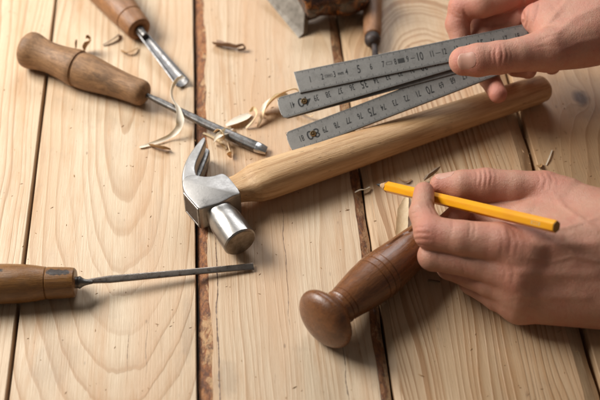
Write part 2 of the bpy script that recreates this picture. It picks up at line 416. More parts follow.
bar(tA, [(g0, .22, .20, 2.2), (P(152, 97.7, 1.22), .22, .20, 2.2), (P(158, 100.5, 1.18), .27, .22, 2.6), (g1, .36, .26, 2.8), (g2, .42, .30, 3), (P(250, 144.2, .5), .45, .32, 3), (P(256, 146.7, .46), .46, .31, 3)], dark_iron, 'shank', 28)
bar(tA, [(P(255, 146.2, .47), .44, .29, 3), (P(257, 147.1, .455), .465, .315, 3), (g3, .46, .27, 3), (g4, .42, .12, 2.4)], bright_steel, 'cutting_edge', 28)

# --- gouge B (top, orange brown)
pa, pb = P(78, -42, 1.5), P(140, 30, 1.15)
tB, LB = axis_tool('gouge', 'gouge with orange brown handle and bright fluted blade, at the top edge', 'gouge', pa, pb)
hB = turned('handle_orange_brown', (0.36, 0.165, 0.06), (0.22, 0.09, 0.032), 0.42, 0.35, 4.0, spec=0.45)
prof = [(0, 0.002), (0.0, 1.0), (0.5, 1.4), (2.0, 1.6), (4.5, 1.72), (LB-3.2, 1.42), (LB-1.9, 1.30), (LB-1.9, 1.30), (LB-1.82, 1.23), (LB-1.74, 1.28), (LB-1.74, 1.28), (LB-0.35, 1.16), (LB-0.08, 1.02), (LB, 0.7), (LB, 0.7), (LB-0.12, 0.5), (LB-0.12, 0.002)]
MB().rings(lathe_rings(smooth_prof(prof), 48, 0.01, 8)).build('handle', hB, tB)
# fluted blade: a thick U-section
def flute(t, pts, mat, name):
    L = local(t); M = MB(); R = []; W_ = [Vector(p[0]) for p in pts]
    for i, (p, hw, th) in enumerate(pts):
        d = (W_[min(i+1, len(W_)-1)]-W_[max(i-1, 0)]).normalized(); side = d.cross(Vector((0, 0, 1))).normalized(); up = side.cross(d)
        sec = []
        for j in range(13):
            a = math.pi*(1.08+0.84*j/12); sec.append(Vector(p)+side*hw*math.cos(a)+up*(hw*1.0*math.sin(a)+0.12))
        for j in range(12, -1, -1):
            a = math.pi*(1.08+0.84*j/12); k = hw-th; sec.append(Vector(p)+side*k*math.cos(a)+up*(k*0.9*math.sin(a)+0.12))
        R.append([L(x) for x in sec])
    M.rings(R); return M.build(name, mat, t, True, 30)
ferr = MB().rings(lathe_rings(smooth_prof([(LB-0.15, 0.45), (LB+0.05, 0.45), (LB+0.05, 0.45), (LB+0.35, 0.34), (LB+1.0, 0.30), (LB+1.0, 0.002)]), 28))
ferr.build('bolster', dark_iron, tB)
flute(tB, [(P(139, 30, 1.15), .36, .12), (P(146, 38, 1.05), .46, .13), (P(160, 55, .8), .54, .12), (P(172, 69.5, .70), .62, .11), (P(182.5, 82, .68), .68, .05)], dull_steel, 'blade')

# --- narrow gouge C (left, amber handle)
pa, pb = P(-70, 285.5, 1.4), P(76, 282.5, 1.28)
tC, LC = axis_tool('chisel', 'narrow chisel with glossy amber handle and black stained end, entering from the left edge', 'chisel', pa, pb)
_u = tC.rotation_quaternion.inverted() @ Vector((0, 0.10, 1)).normalized()*1.15
hC = turned('handle_amber', (0.27, 0.125, 0.036), (0.15, 0.062, 0.018), 0.28, 0.5, 2.6, coat=0.08, spec=0.5, gcol=(0.075, 0.04, 0.02), spots=((_u.x, _u.y, LC-1.35, 0.36, 2.0), (_u.x, _u.y, LC-.6, 0.30, 1.2), (_u.x*.9, _u.y*.9+.3, LC-5.2, 0.16, 2.5)), ends=())
prof = [(0, .002), (0, 1.0), (0.6, 1.35), (3, 1.48), (6.5, 1.40), (LC-2.15, 1.18), (LC-2.15, 1.18), (LC-2.09, 1.11), (LC-2.02, 1.17), (LC-2.02, 1.17), (LC-0.35, 1.10), (LC-0.08, 1.0), (LC, 0.82), (LC, .002)]
MB().rings(lathe_rings(smooth_prof(prof), 56, 0.012, 5)).build('handle', hC, tC)
MB().rings(lathe_rings(smooth_prof([(LC-0.05, .42), (LC+.12, .42), (LC+.12, .42), (LC+.28, .46), (LC+.38, .40), (LC+.6, .26), (LC+1.0, .16), (LC+1.2, .12), (LC+1.2, .002)]), 28)).build('bolster', dark_iron, tC)
bladeC = steel('chisel_steel', (0.34, 0.29, 0.25), 0.32, 0.5, 1.4, rust=0.8, bump=0.2)
bar(tC, [(P(82, 281.9, 1.24), .13, .13, 2.2), (P(92, 281, 1.12), .20, .13, 2.6), (P(110, 279.3, .98), .29, .10, 4), (P(180, 273, .62), .25, .085, 4), (P(236, 268, .34), .25, .08, 4), (P(247, 267, .29), .26, .07, 4), (P(253.5, 266.2, .25), .30, .03, 4)], bladeC, 'blade', 20, 30, upv=(0, -0.25, 1))

# --- knob handled tool (foreground)
pa, pb = P(322.5, 321.5, 2.3), P(441, 226, 1.7)
tM, LM = axis_tool('carving_tool', 'turned brown wooden handle with a mushroom knob end, running under the hand with the pencil', 'tool handle', pa, pb)
hM = turned('handle_walnut', (0.27, 0.105, 0.036), (0.13, 0.046, 0.017), 0.24, 0.40, 6.2, coat=0.18, spec=0.5)
s = LM/14.0
prof = [(-0.85, 0.002), (-0.80, 0.75), (-0.62, 1.35), (-0.30, 1.82), (0.1, 2.06), (0.5, 2.08), (0.85, 1.88), (1.15, 1.5), (1.35, 1.22), (1.5, 1.12), (1.75, 1.06), (2.0, 1.08), (2.0, 1.08), (2.06, 0.96), (2.12, 1.03), (2.12, 1.03), (2.45, 1.08), (2.45, 1.08), (2.51, 1.02), (2.57, 1.09), (2.57, 1.09), (3.2, 1.17), (4.5, 1.33), (5.6, 1.42), (5.6, 1.42), (5.66, 1.36), (5.72, 1.43), (5.72, 1.43), (6.2, 1.45), (6.2, 1.45), (6.26, 1.385), (6.32, 1.45), (6.32, 1.45),
        (6.75, 1.44), (6.75, 1.44), (6.80, 1.38), (6.86, 1.43), (6.86, 1.43), (8.5, 1.34), (10.5, 1.24), (12.5, 1.15), (13.6, 1.05), (14.0, 0.7), (14.0, 0.002)]
prof = [(z, r*(1.09 if z < 1.2 else 1.13 if z < 1.9 else 1.20)) for z, r in prof]
rg = lathe_rings(smooth_prof([(z*s, r) for z, r in prof], 0.1), 64, 0.012, 5)
# a split along the grain on the upper side
upm = tM.rotation_quaternion.inverted() @ Vector((-0.25, 0.35, 1)); aM = math.atan2(upm.y, upm.x)
for ring in rg:
    z = ring[0][2]
    if 7.2*s < z < 13.2*s:
        am = aM+0.22*mnoise.noise(Vector((z*0.5, 0, 2)))+0.05*(z-10)
        fade = min(1, (z-7.2*s)/1.5, (13.2*s-z)/1.0)
        for j, p in enumerate(ring):
            da = (2*math.pi*j/64-am+math.pi) % (2*math.pi)-math.pi
            k = 1-0.13*fade*math.exp(-(da/0.05)**2); ring[j] = (p[0]*k, p[1]*k, p[2])
MB().rings(rg).build('handle', hM, tM)

# --- thin chisel D at the top behind the rule
pa, pb = P(372, -70, 0.85), P(372.5, 36, 0.80)
tD, LD = axis_tool('chisel', 'small chisel with thin brown handle and dark round bolster, lying behind the steel rule', 'chisel', pa, pb)
hD = turned('handle_thin_brown', (0.36, 0.18, 0.085), (0.22, 0.10, 0.045), 0.5, 0.3, 3.3)
MB().rings(lathe_rings(smooth_prof([(0, .002), (0, .7), (.5, .95), (4, 1.0), (LD-2, .84), (LD-.4, .78), (LD, .62), (LD, .002)]), 36)).build('handle', hD, tD)
MB().rings(lathe_rings(smooth_prof([(LD-.15, .4), (LD-.05, .56), (LD+.25, .70), (LD+.75, .70), (LD+1.05, .5), (LD+1.2, .3), (LD+1.2, .002)]), 32)).build('bolster', dull_iron, tD)
bar(tD, [(P(374, 42, .8), .25, .25, 2.2), (P(375, 52, .7), .27, .22, 2.4), (P(376, 66, .55), .34, .2, 3), (P(377, 78, .45), .34, .15, 4), (P(377, 82, .35), .34, .04, 4)], dull_iron, 'shank', 20)

# --- hatchet-like blade with dark turned handle E, top edge
bx = P(299, 38, 0.05)
tE = thing('drawknife', 'broad pale steel blade with dark flamed wooden handle, out of focus at the top edge', 'drawknife', bx); tE.rotation_mode = 'QUATERNION'
bl = [P(298.5, 38.5, 0.03), P(304, 33.5, 0.25), P(306, -4, 3.2), P(305, -40, 4.8), P(262, -40, 2.6), P(262, -6, 0.9)]
L = local(tE)
nrm = (bl[0]-bl[2]).cross(bl[0]-bl[5]).normalized()
if nrm.dot(CAM-bl[0]) < 0: nrm = -nrm
M = MB(); k = len(bl)
M.add([L(p) for p in bl]+[L(p-nrm*0.55) for p in bl], [tuple(range(k)), tuple(range(2*k-1, k-1, -1))]+[(j, (j+1) % k, k+(j+1) % k, k+j) for j in range(k)])
bE = M.build('blade', steel('blade_pale', (0.26, 0.23, 0.195), 0.62, 0.3, 0.7, rust=0.1), tE, smooth=False)
bv = bE.modifiers.new('bevel', 'BEVEL'); bv.width = 0.08; bv.segments = 2; bv.limit_method = 'ANGLE'
n = NT('flamed_dark_wood'); a = n.noise(1.1, 4, 0.6, n.mapping((1, 1, 1)), 1.6)
em = n.out(n.ramp(a, [(0.38, (0.020, 0.010, 0.007)), (0.55, (0.07, 0.025, 0.010)), (0.66, (0.32, 0.11, 0.022)), (0.8, (0.05, 0.02, 0.01))]), 0.22, Coat_Weight=0.5)
hp0, hp1 = P(306, 4, 2.1), P(368, -16, 2.6)
d = (hp1-hp0); qd = d.to_track_quat('Z', 'Y'); LE = d.length
hE = MB().rings(lathe_rings(smooth_prof([(-0.4, .002), (-.4, 1.3), (0.3, 1.5), (1.0, 1.42), (2.0, 1.7), (3.0, 2.05), (4.0, 2.2), (5.0, 2.0), (LE-.2, 1.2), (LE, .6), (LE, .002)]), 40)).build('handle', em, tE)
hE.rotation_mode = 'QUATERNION'; hE.rotation_quaternion = qd; hE.location = hp0-bx

# ------------------------------------------------------------------ claw hammer
hc, he = P(236, 189.5, 1.72), P(546, 87, 1.35)
tH = thing('claw_hammer', 'claw hammer with steel head and thick pale wooden handle lying on its side', 'hammer', P(218, 200, 0.0)); tH.rotation_mode = 'QUATERNION'
LH = local(tH)
hx = (he-hc); hx.z = 0; hx.normalize(); hy = Vector((-hx.y, hx.x, 0)); ZU = Vector((0, 0, 1))
# handle: sections along hx
n = NT('ash_handle'); 
def handle_wood():
    n = NT('ash_handle'); x, y, z = n.sep()
    a = math.atan2(hx.y, hx.x); rot = n.N.new('ShaderNodeVectorRotate'); rot.rotation_type = 'Z_AXIS'; n.l(n.co, rot.inputs['Vector']); rot.inputs['Angle'].default_value = -a
    v = rot.outputs[0]; vm = n.mapping((0.05, 1, 1), (0, 0, 0), v)
    g = n.noise(2.2, 4, 0.6, vm, 0.8); f = n.noise(14, 4, 0.7, vm); t = n.noise(0.35, 3, 0.6, n.mapping((0.3, 1, 1), (2, 0, 0), v))
    c = n.mix(n.rng(g, 0.38, 0.62), (0.70, 0.47, 0.255), (0.45, 0.255, 0.115))
    c = n.mix(n.rng(f, 0.5, 0.78, 0, 0.5), c, (0.25, 0.125, 0.05))
    c = n.mix(n.rng(t, 0.4, 0.7, 0, 0.5), c, (0.50, 0.285, 0.135))
    d = n.noise(0.8, 6, 0.75, n.mapping((0.5, 1, 1), (7, 0, 0), v)); c = n.mix(n.rng(d, 0.56, 0.75, 0, 0.6), c, (0.14, 0.08, 0.045))
    fl_ = n.vor(2.4, vec=n.mapping((0.22, 1, 1), (1, 2, 0), v)); c = n.mix(n.rng(fl_, 0.07, 0.12, 0.6, 0), c, (0.12, 0.065, 0.03))
    return n.out(c, n.rng(g, 0.3, 0.7, 0.36, 0.5), n.bump(n.math('ADD', f, n.math('ADD', g, d)), 0.45, 0.08), Specular_IOR_Level=0.4)
ash = handle_wood()
Lh = (Vector((he.x, he.y, 0))-Vector((hc.x, hc.y, 0))).length
M = MB(); R = []
sec = [(-1.0, .95, .80, 3.5, 0), (0.2, 1.0, .88, 3.5, 0), (0.9, 1.22, 1.0, 3.2, 0), (1.6, 1.48, 1.22, 3.0, 0.0), (2.6, 1.56, 1.34, 2.6, 0.0), (4.5, 1.55, 1.34, 2.4, 0), (8, 1.50, 1.30, 2.3, 0), (12, 1.42, 1.25, 2.3, 0), (17, 1.30, 1.18, 2.3, 0),
       (21, 1.24, 1.12, 2.3, 0), (25, 1.22, 1.1, 2.3, 0), (Lh-1, 1.20, 1.08, 2.3, 0), (Lh-.3, 1.12, 1.0, 2.3, 0), (Lh-.05, .95, .85, 2.3, 0), (Lh+.03, .6, .5, 2.2, 0)]
ss = []
for i in range(len(sec)-1):
    for j in range(5):
        t = j/5; ss.append(tuple(sec[i][c]*(1-t)+sec[i+1][c]*t for c in range(5)))
ss.append(sec[-1])
for (x, ry, rz, pw, dz) in ss:
    zc = hc.z+(he.z-hc.z)*max(0, x)/Lh
    c = Vector((hc.x, hc.y, 0))+hx*x+Vector((0, 0, zc))
    wb = 1+0.025*mnoise.noise(Vector((x*0.35, 1, 1)))
    R.append([LH(p) for p in se_ring(c, hy, ZU, ry*wb, rz*wb, pw, 44)])
M.rings(R); M.build('handle', ash, tH, True, 40)
# head.  local frame: a = along the head (face +, claw -), b = along handle (away from the eye top is +b toward the handle)
ha = -hy                       # towards the striking face
HC = Vector((hc.x, hc.y, 1.72)) - hx*1.35
hammer_steel = steel('hammer_steel', (0.40, 0.38, 0.36), 0.42, 0.22, 0.8, bump=0.25)
def hp(a_, b_, z_): return LH(HC+ha*a_+hx*b_+ZU*z_)
def lr(sx, m, name, par, n_=48, sub=4, deg=30):
    """sx: (a, b, half b, half z, power, z offset)"""
    q = []
    for i in range(len(sx)-1):
        sharp_ = sx[i][0] == sx[i+1][0]
        for j in range(1 if sharp_ else sub):
            t = j/(1 if sharp_ else sub); tt = t
            q.append([sx[i][c]*(1-tt)+sx[i+1][c]*tt for c in range(6)])
    q.append(list(sx[-1]))
    M = MB(); M.rings([se_ring(hp(a_, b_, dz), ( hx), ZU, rb, rz, pw, n_) for (a_, b_, rb, rz, pw, dz) in q])
    return M.build(name, m, par, True, deg)
# outline of the cheek and of the claws on the upper side, extruded to the real thickness
ZT, ZB = 2.62, 0.22; ZM = (ZT+ZB)/2
def tp(px, py, z=None):
    p = P(px, py, ZT); return Vector((p.x, p.y, ZT if z is None else z))
cheek = [(199, 208.5), (193, 202.5), (187, 196), (183.4, 190), (182.0, 183), (184, 177), (192, 174.2), (204, 175.8), (214, 175.0), (222, 172.8), (227, 175), (232.5, 180.5), (240.5, 192.5), (234, 195.5), (225, 200.5), (218, 203.5), (212, 205.3), (206, 207)]
M = MB(); k = len(cheek)
cc = sum((tp(*p) for p in cheek), Vector())/k
def inset(p, am):
    q = tp(*p); d = (cc-q); d.z = 0; return q+d.normalized()*am
lay = [(ZT-0.0, 0.16), (ZT-.03, .07), (ZT-.10, .015), (ZT-.2, 0), (ZB+.2, 0), (ZB+.1, .015), (ZB+.03, .07), (ZB, .16)]
pl = catm = []
def dense(poly, n_=4):
    out = []; K = len(poly)
    for i in range(K):
        a, b, c, d = poly[i-1], poly[i], poly[(i+1) % K], poly[(i+2) % K]
        for j in range(n_):
            t = j/n_; out.append(tuple(0.5*(2*b[q]+(-a[q]+c[q])*t+(2*a[q]-5*b[q]+4*c[q]-d[q])*t*t+(-a[q]+3*b[q]-3*c[q]+d[q])*t**3) for q in (0, 1)))
    return out
ck = cheek[:1]+cheek[1:]
ck = dense(ck, 3)
M.rings([[LH(Vector((inset(p, am).x, inset(p, am).y, z))) for p in ck] for z, am in lay])
M.build('head', hammer_steel, tH, True, 32)
# neck and round poll
fa = P(240.6, 243.0, ZM-.02); na = P(212.5, 202.5, ZM)
ad = fa-na; ad.z = 0; PL = ad.length; ad.normalize(); sd_ = Vector((-ad.y, ad.x, 0))
def pr(x, r1, r2, pw, n_=56): return [LH(q) for q in se_ring(na+ad*x, sd_, ZU, r1, r2, pw, n_)]
M = MB(); q = []
for (x, a_, b_, pw) in ((-.6, 1.3, 1.14, 6), (.2, 1.42, 1.15, 6), (.55, 1.30, 1.12, 5), (1.0, 1.10, 1.05, 3.2), (1.3, 1.07, 1.05, 2.4), (1.6, 1.12, 1.10, 2.1), (1.95, 1.22, 1.22, 2), (2.3, 1.27, 1.27, 2), (3.0, 1.28, 1.28, 2), (PL-.12, 1.29, 1.29, 2), (PL-.12, 1.29, 1.29, 2), (PL-.02, 1.21, 1.21, 2), (PL-.02, 1.21, 1.21, 2), (PL, .9, .9, 2), (PL, .002, .002, 2)): q.append(pr(x, a_, b_, pw))
M.rings(q); M.build('poll', steel('poll_steel', (0.40, 0.38, 0.355), 0.33, 0.28, 0.9, bump=0.2), tH, True, 32)
n = NT('worn_face'); fs = n.out(n.mix(n.rng(n.noise(1.6, 5, 0.7), 0.35, 0.65), (0.36, 0.31, 0.26), (0.20, 0.16, 0.12)), n.rng(n.noise(2, 4), 0.3, 0.7, 0.32, 0.5), n.bump(n.noise(3, 5), 0.25, 0.05), 0.9)
M = MB(); M.rings([pr(PL+x, r, r, 2) for x, r in ((-.01, 1.18), (.02, 1.16), (.04, .9), (.05, .5), (.055, .01))]); M.build('striking_face', fs, tH, True, 50)
# two claws
st = [((190, 199), (212, 186)), ((183.5, 190), (204, 180)), ((181.6, 181), (197.2, 175.4)), ((181.8, 172), (194.2, 168.5)), ((184.2, 163), (195.0, 161.5)), ((188.3, 154.6), (197.6, 154.5)), ((193.2, 147.3), (200.3, 148.6)), ((197.6, 141.6), (202.6, 143.6)), ((201.0, 137.9), (204.4, 139.9)), ((203.4, 136.0), (205.3, 137.4))]
def claw(up_):
    M = MB(); R = []; K = len(st)
    fine = catm2([o_+i_ for o_, i_ in st], 4)
    for i, (ox, oy, ix, iy) in enumerate(fine):
        t = i/(len(fine)-1); k_ = 0 if up_ else 6*min(1, max(0, t-.15)*3)*(1-t*.5); O, I = tp(ox, oy), tp(ix+k_+1.8*math.sin(math.pi*t)**.7, iy+.4); c = (O+I)/2; h_ = (O-I)/2
        zo = ZT-0.10*t if up_ else ZB+0.10*t
        th_ = (1.16 if up_ else 1.20)-0.22*t
        zi = zo-th_ if up_ else zo+th_
        R.append([LH(p_) for p_ in se_ring(Vector((c.x, c.y, (zo+zi)/2)), h_.normalized(), ZU, h_.length, abs(zo-zi)/2, 5.5, 32)])
    M.rings(R); M.build('claw', hammer_steel if up_ else mid_steel, tH, True, 35)  # lower claw: darker steel stands in for the shade on it
def catm2(p, n_):
    out = []
    for i in range(len(p)-1):
        a, b, c, d = p[max(i-1, 0)], p[i], p[i+1], p[min(i+2, len(p)-1)]
        for j in range(n_):
            t = j/n_; out.append(tuple(0.5*(2*b[k]+(-a[k]+c[k])*t+(2*a[k]-5*b[k]+4*c[k]-d[k])*t*t+(-a[k]+3*b[k]-3*c[k]+d[k])*t**3) for k in range(len(b))))
    out.append(tuple(p[-1])); return out
claw(True); claw(False)
# eye of the head, with the wedged end of the handle in it
n = NT('handle_end_shaded'); ew = n.out(n.mix(n.noise(3, 4), (0.10, 0.065, 0.04), (0.04, 0.028, 0.02)), 0.8, n.bump(n.noise(4, 4), 0.5, 0.08))  # end wood darkened in colour to suggest the shade of a recess
EA, EB = tp(184.2, 191.5), tp(198.6, 208.0); ex = EB-EA; EL = ex.length; ex.normalize(); en = Vector((ex.y, -ex.x, 0))
if en.dot(Vector((-1, 0, 0))) < 0: en = -en
def ep(x, z, o_): return LH(Vector((EA.x, EA.y, 0))+ex*x+en*o_+ZU*z)
w = 0.20; z0, z1 = ZB+.12, ZT-.10
ou = [(-.05, z0), (EL+.02, z0), (EL+.02, z1), (-.05, z1)]; inn = [(-.05+w, z0+w), (EL-w, z0+w), (EL-w, z1-w), (-.05+w, z1-w)]
M = MB(); M.add([ep(*p_, -.2) for p_ in ou]+[ep(*p_, .10) for p_ in ou]+[ep(*p_, .10) for p_ in inn]+[ep(*p_, -.2) for p_ in inn],
    [(4*a+j, 4*a+(j+1) % 4, 4*((a+1) % 4)+(j+1) % 4, 4*((a+1) % 4)+j) for a in range(4) for j in range(4)])
o = M.build('eye_rim', mid_steel, tH, smooth=False); bv = o.modifiers.new('bevel', 'BEVEL'); bv.width = 0.05; bv.segments = 2
M = MB(); M.add([ep(x, z, o_) for x in (w-.07, EL-w+.02) for z in (z0+w-.02, z1-w+.02) for o_ in (-.3, .075)], [(0, 1, 3, 2), (4, 6, 7, 5), (0, 4, 5, 1), (2, 3, 7, 6), (0, 2, 6, 4), (1, 5, 7, 3)])
M.build('handle_end', ew, tH, smooth=False)

# ------------------------------------------------------------------ folding rule
rule = thing('folding_rule', 'grey metal folding rule with black numerals, its leaves fanned out and held by the hand', 'folding rule', P(298, 82, 4.4)); rule.rotation_mode = 'QUATERNION'
rm_n = NT('zinc_rule')
_a = rm_n.noise(2.2, 6, 0.7); _b = rm_n.noise(11, 5, 0.75); _c = rm_n.noise(0.6, 3, 0.6)
_col = rm_n.mix(rm_n.rng(_a, 0.35, 0.7, 0, 0.5), (0.34, 0.325, 0.305), (0.21, 0.20, 0.185))
_col = rm_n.mix(rm_n.rng(rm_n.noise(1.1, 6, 0.78, rm_n.mapping((1, 1, 1), (4, 4, 4))), 0.48, 0.70, 0, 0.40), _col, (0.12, 0.11, 0.10)); _col = rm_n.mix(rm_n.rng(_b, 0.5, 0.8, 0, 0.35), _col, (0.11, 0.10, 0.09)); _col = rm_n.mix(rm_n.rng(_c, 0.4, 0.7, 0, 0.35), _col, (0.32, 0.30, 0.27))
zinc = rm_n.out(_col, rm_n.rng(_a, 0.3, 0.7, 0.40, 0.55), rm_n.bump(rm_n.math('ADD', rm_n.math('ADD', _a, _b), rm_n.noise(20, 3, 0.7)), 0.22, 0.03), 0.7)
n = NT('scale_ink'); ink = n.out((0.018, 0.017, 0.016), 0.6)
n = NT('fine_scale_ink'); ink2 = n.out((0.025, 0.024, 0.022), 0.6)
brass = steel('rivet_brass', (0.30, 0.20, 0.10), 0.35, 0.6, 3.0)
shadow_edge = zinc  # same plain zinc as the leaf faces
def text_verts(txt, size, xs):
    cu = bpy.data.curves.new('t', 'FONT'); cu.body = txt; cu.size = size; cu.align_x = 'CENTER'; cu.align_y = 'CENTER'; cu.resolution_u = 3; cu.offset = 0.010
    o = bpy.data.objects.new('t', cu); COL.objects.link(o); dg = bpy.context.evaluated_depsgraph_get()
    me = bpy.data.meshes.new_from_object(o.evaluated_get(dg)); v = [(p.co.x*xs, p.co.y) for p in me.vertices]; f = [tuple(q.vertices) for q in me.polygons]
    bpy.data.objects.remove(o); bpy.data.curves.remove(cu); bpy.data.meshes.remove(me)
    return v, f
ruleN = None
def leaf(pl, pr, zl, zr, width, length, layer, kind, start=None, label=None, slant=0.0, round_l=True):
    """leaf from photo point pl (left end, mid-width) towards pr; heights zl, zr; kind: 'up' numerals rise to the right, 'down' upside-down"""
    global ruleN
    A, B = P(*pl, zl), P(*pr, zr)
    if ruleN is None:
        nn = (CAM-A).normalized()*0.80+Vector((0.0, 0.10, 0.62)); d = (B-A).normalized()
        ruleN = ((nn-d*nn.dot(d)).normalized(), A.copy())
    nn, O = ruleN; O = O-nn*layer                                   # every leaf lies in its own plane of the stack
    def hit(px, py):
        r = FW + RT*((px-300)/FPX) - UP*((py-200)/FPX); return CAM+r*((O-CAM).dot(nn)/r.dot(nn))
    A, B = hit(*pl), hit(*pr); d = (B-A).normalized(); s_ = nn.cross(d)      # s_ points up the picture
    L = local(rule); T = 0.11
    def q(x, y, z=0.0): return L(A+d*x+s_*y+nn*z)
    hw = width/2; outl = []
    def arc(cx, sx):
        for j in range(9):
            t = math.radians(-90+180*j/8); outl.append((cx+sx*0.28*math.cos(t)*1.0, hw*math.sin(t)*sx*1.0))
    if round_l:
        pts = []
        for j in range(13):
            t = math.radians(90+180*j/12); pts.append((0.42+0.42*math.copysign(abs(math.cos(t))**0.85, math.cos(t)), hw*math.copysign(abs(math.sin(t))**0.72, math.sin(t))))
        outl = pts
    else: outl = [(slant, hw), (slant*0.2, -hw)]
    for j in range(13):
        t = math.radians(-90+180*j/12); outl.append((length-0.42+0.42*math.copysign(abs(math.cos(t))**0.85, math.cos(t)), hw*math.copysign(abs(math.sin(t))**0.72, math.sin(t))))
    k = len(outl); M = MB()
    M.add([q(x, y, 0) for x, y in outl]+[q(x, y, -T) for x, y in outl], [tuple(range(k)), tuple(range(2*k-1, k-1, -1))]+[(j, (j+1) % k, k+(j+1) % k, k+j) for j in range(k)])
    o = M.build('leaf', zinc, rule, smooth=False)
    bv = o.modifiers.new('bevel', 'BEVEL'); bv.width = 0.025; bv.segments = 2; bv.limit_method = 'ANGLE'
    if label: o['label'] = label
    if start is None: return o, q
    N = MB(); Tk = MB(); e = 0.008
    def put(txt, x, y, size, xs, flip, MM):
        v, f = text_verts(txt, size, xs); sg = -1 if flip else 1
        MM.add([q(x+sg*a_, y+sg*b_, e) for a_, b_ in v], f)
    def rect(x0, x1, y0, y1, MM): MM.add([q(x0, y0, e), q(x1, y0, e), q(x1, y1, e), q(x0, y1, e)], [(0, 1, 2, 3)])
    m0 = int(length*10)
    for m in range(1, m0):
        x = m*0.1
        if kind == 'up': val = m
        else: val = m+((start % 1)*10)
        if kind == 'up': pos = x; five = m % 5 == 0; ten = m % 10 == 0
        else:
            pos = x; k_ = m; five = (k_-1) % 5 == 0; ten = (k_-1) % 10 == 0
        h = 0.30 if ten else (0.22 if five else 0.13)
        rect(x-0.014, x+0.014, hw-0.03-h, hw-0.03, Tk); rect(x-0.014, x+0.014, -hw+0.03, -hw+0.03+h, Tk)
    if kind == 'up':
        for c in range(1, int(length)):
            big = c % 5 == 0
            put(str(c), c, 0.0, 1.02 if big else 0.74, 0.58 if big else 0.55, False, N)
        for (x0, x1) in ((2.22, 2.82), (3.25, 3.80), (7.25, 7.72), (8.2, 8.75), (9.25, 9.6), (11.3, 11.7)):
            if x0 in (2.22, 7.25): rect(x0, x1, .10, .125, N); rect(x0, x1, -.125, -.10, N); rect(x0, x0+.03, -.125, .125, N); rect(x1-.03, x1, -.125, .125, N)
            if x0 in (9.25, 11.3): rect(x0, x1, -.02, .03, N)
            if x0 == 3.25: put('mm', 3.5, 0, .42, .75, False, N)
            if x0 == 8.2: rect(x0, x1, -.20, .20, ink2m)
            if x0 == 2.22: rect(x0+.1, x1-.1, -.03, .03, N)
    else:
        for c in range(int(start)+2, int(start)-18, -1):
            x = 2.1+(start-c)
            if x > length-1: continue
            big = c % 5 == 0
            if x < 0.25: continue
            if c == int(start)+2: x += 0.25
            put(str(c)if c != int(start)+2 else str(c)[0], x, 0.0, (1.12 if x == 2.1 else 1.02) if big else 0.74, (0.98 if x == 2.1 else 0.58) if big else 0.55, True, N)
    N.build('numerals', ink, o, smooth=False); Tk.build('graduations', ink2, o, smooth=False)
    return o, q
ink2m = MB()
RZL, RZR = 4.4, 7.2
l1, q1 = leaf((298, 82), (541, 31.5), RZL, RZR, 1.92, 20.6, 0.0, 'up', 0, 'top leaf of the rule numbered from 1 upwards', slant=-0.18, round_l=False)
if ink2m.v: ink2m.build('maker_mark', ink2, l1, smooth=False)
l2, q2 = leaf((279, 108.5), (541, 31.5), RZL-0.2, RZR-0.15, 1.90, 22.4, 0.13, 'down', 40, 'second leaf of the rule with upside-down numerals around 40')
l3, q3 = leaf((281, 109), (541, 39), RZL-0.3, RZR-0.25, 1.90, 22.4, 0.36, 'blank')
l4, q4 = leaf((288.5, 143), (541, 46.5), RZL-0.4, RZR-0.6, 1.90, 22.4, 0.45, 'down', 80, 'lowest leaf of the rule with upside-down numerals around 80')
l5, q5 = leaf((290, 143.5), (541, 47.5), RZL-0.5, RZR-0.7, 1.84, 22.0, 0.60, 'blank')
for (lf, q) in ((l2, q2), (l4, q4)):
    M = MB(); R = []
    for (r, z) in ((.25, 0.0), (.25, .05), (.21, .09), (.16, .09), (.15, .03), (.10, .03), (.08, .10), (.01, .11)):
        R.append([q(2.1+r*math.cos(2*math.pi*j/24), r*math.sin(2*math.pi*j/24), z) for j in range(24)])
    M.rings(R); M.build('rivet', brass, lf, True, 40)

# ------------------------------------------------------------------ pencil
pt, pe = P(376.5, 184.3, 2.3), P(556.3, 226.8, 9.3)
pen = thing('pencil', 'yellow hexagonal pencil with black lead, held in the hand', 'pencil', pt, pe-pt); LP = (pe-pt).length
n = NT('yellow_lacquer'); _s = n.noise(1.5, 4, 0.6, n.mapping((1, 1, 0.3)))
yel = n.out(n.mix(n.rng(_s, 0.4, 0.7), (0.84, 0.375, 0.008), (0.76, 0.30, 0.006)), n.rng(_s, 0.3, 0.7, 0.28, 0.4), n.bump(n.noise(4, 3), 0.05, 0.02), Coat_Weight=0.3, Coat_Roughness=0.15)
def hexring(z, r, p=0.0, n_=6):
    R = []
    for j in range(n_*6):
        a = 2*math.pi*j/(n_*6); k = (a % (math.pi/3))-math.pi/6; rr = r*math.cos(math.pi/6)/math.cos(k); rr = min(rr, r*0.965)
        R.append((rr*math.cos(a), rr*math.sin(a), z))
    return R
cone0 = 0.92
M = MB(); M.rings([hexring(cone0+0.18, 0.38), hexring(cone0+0.2, 0.42), hexring(cone0+.3, .45), hexring(LP-.03, .45), hexring(LP, .43)]); M.build('barrel', yel, pen, True, 25)
n = NT('cedar_cone'); cw = n.out(n.mix(n.noise(6, 4, 0.6, n.mapping((1, 1, .2))), (0.55, 0.36, 0.20), (0.38, 0.22, 0.11)), 0.6)
M = MB(); M.rings([[(r*math.cos(2*math.pi*j/36)*(1+0.0), r*math.sin(2*math.pi*j/36), z+(0.05*math.sin(6*2*math.pi*j/36) if i == 2 else 0)) for j in range(36)] for i, (z, r) in enumerate(((.48, .15), (.75, .25), (1.16, .425), (1.25, .30)))]); M.build('sharpened_wood', cw, pen, True, 50)
n = NT('graphite'); gr = n.out((0.018, 0.018, 0.019), 0.55)
M = MB(); M.rings(lathe_rings([(0, .02), (.08, .055), (.50, .165), (.56, .14)], 20)); M.build('lead', gr, pen, True, 50)
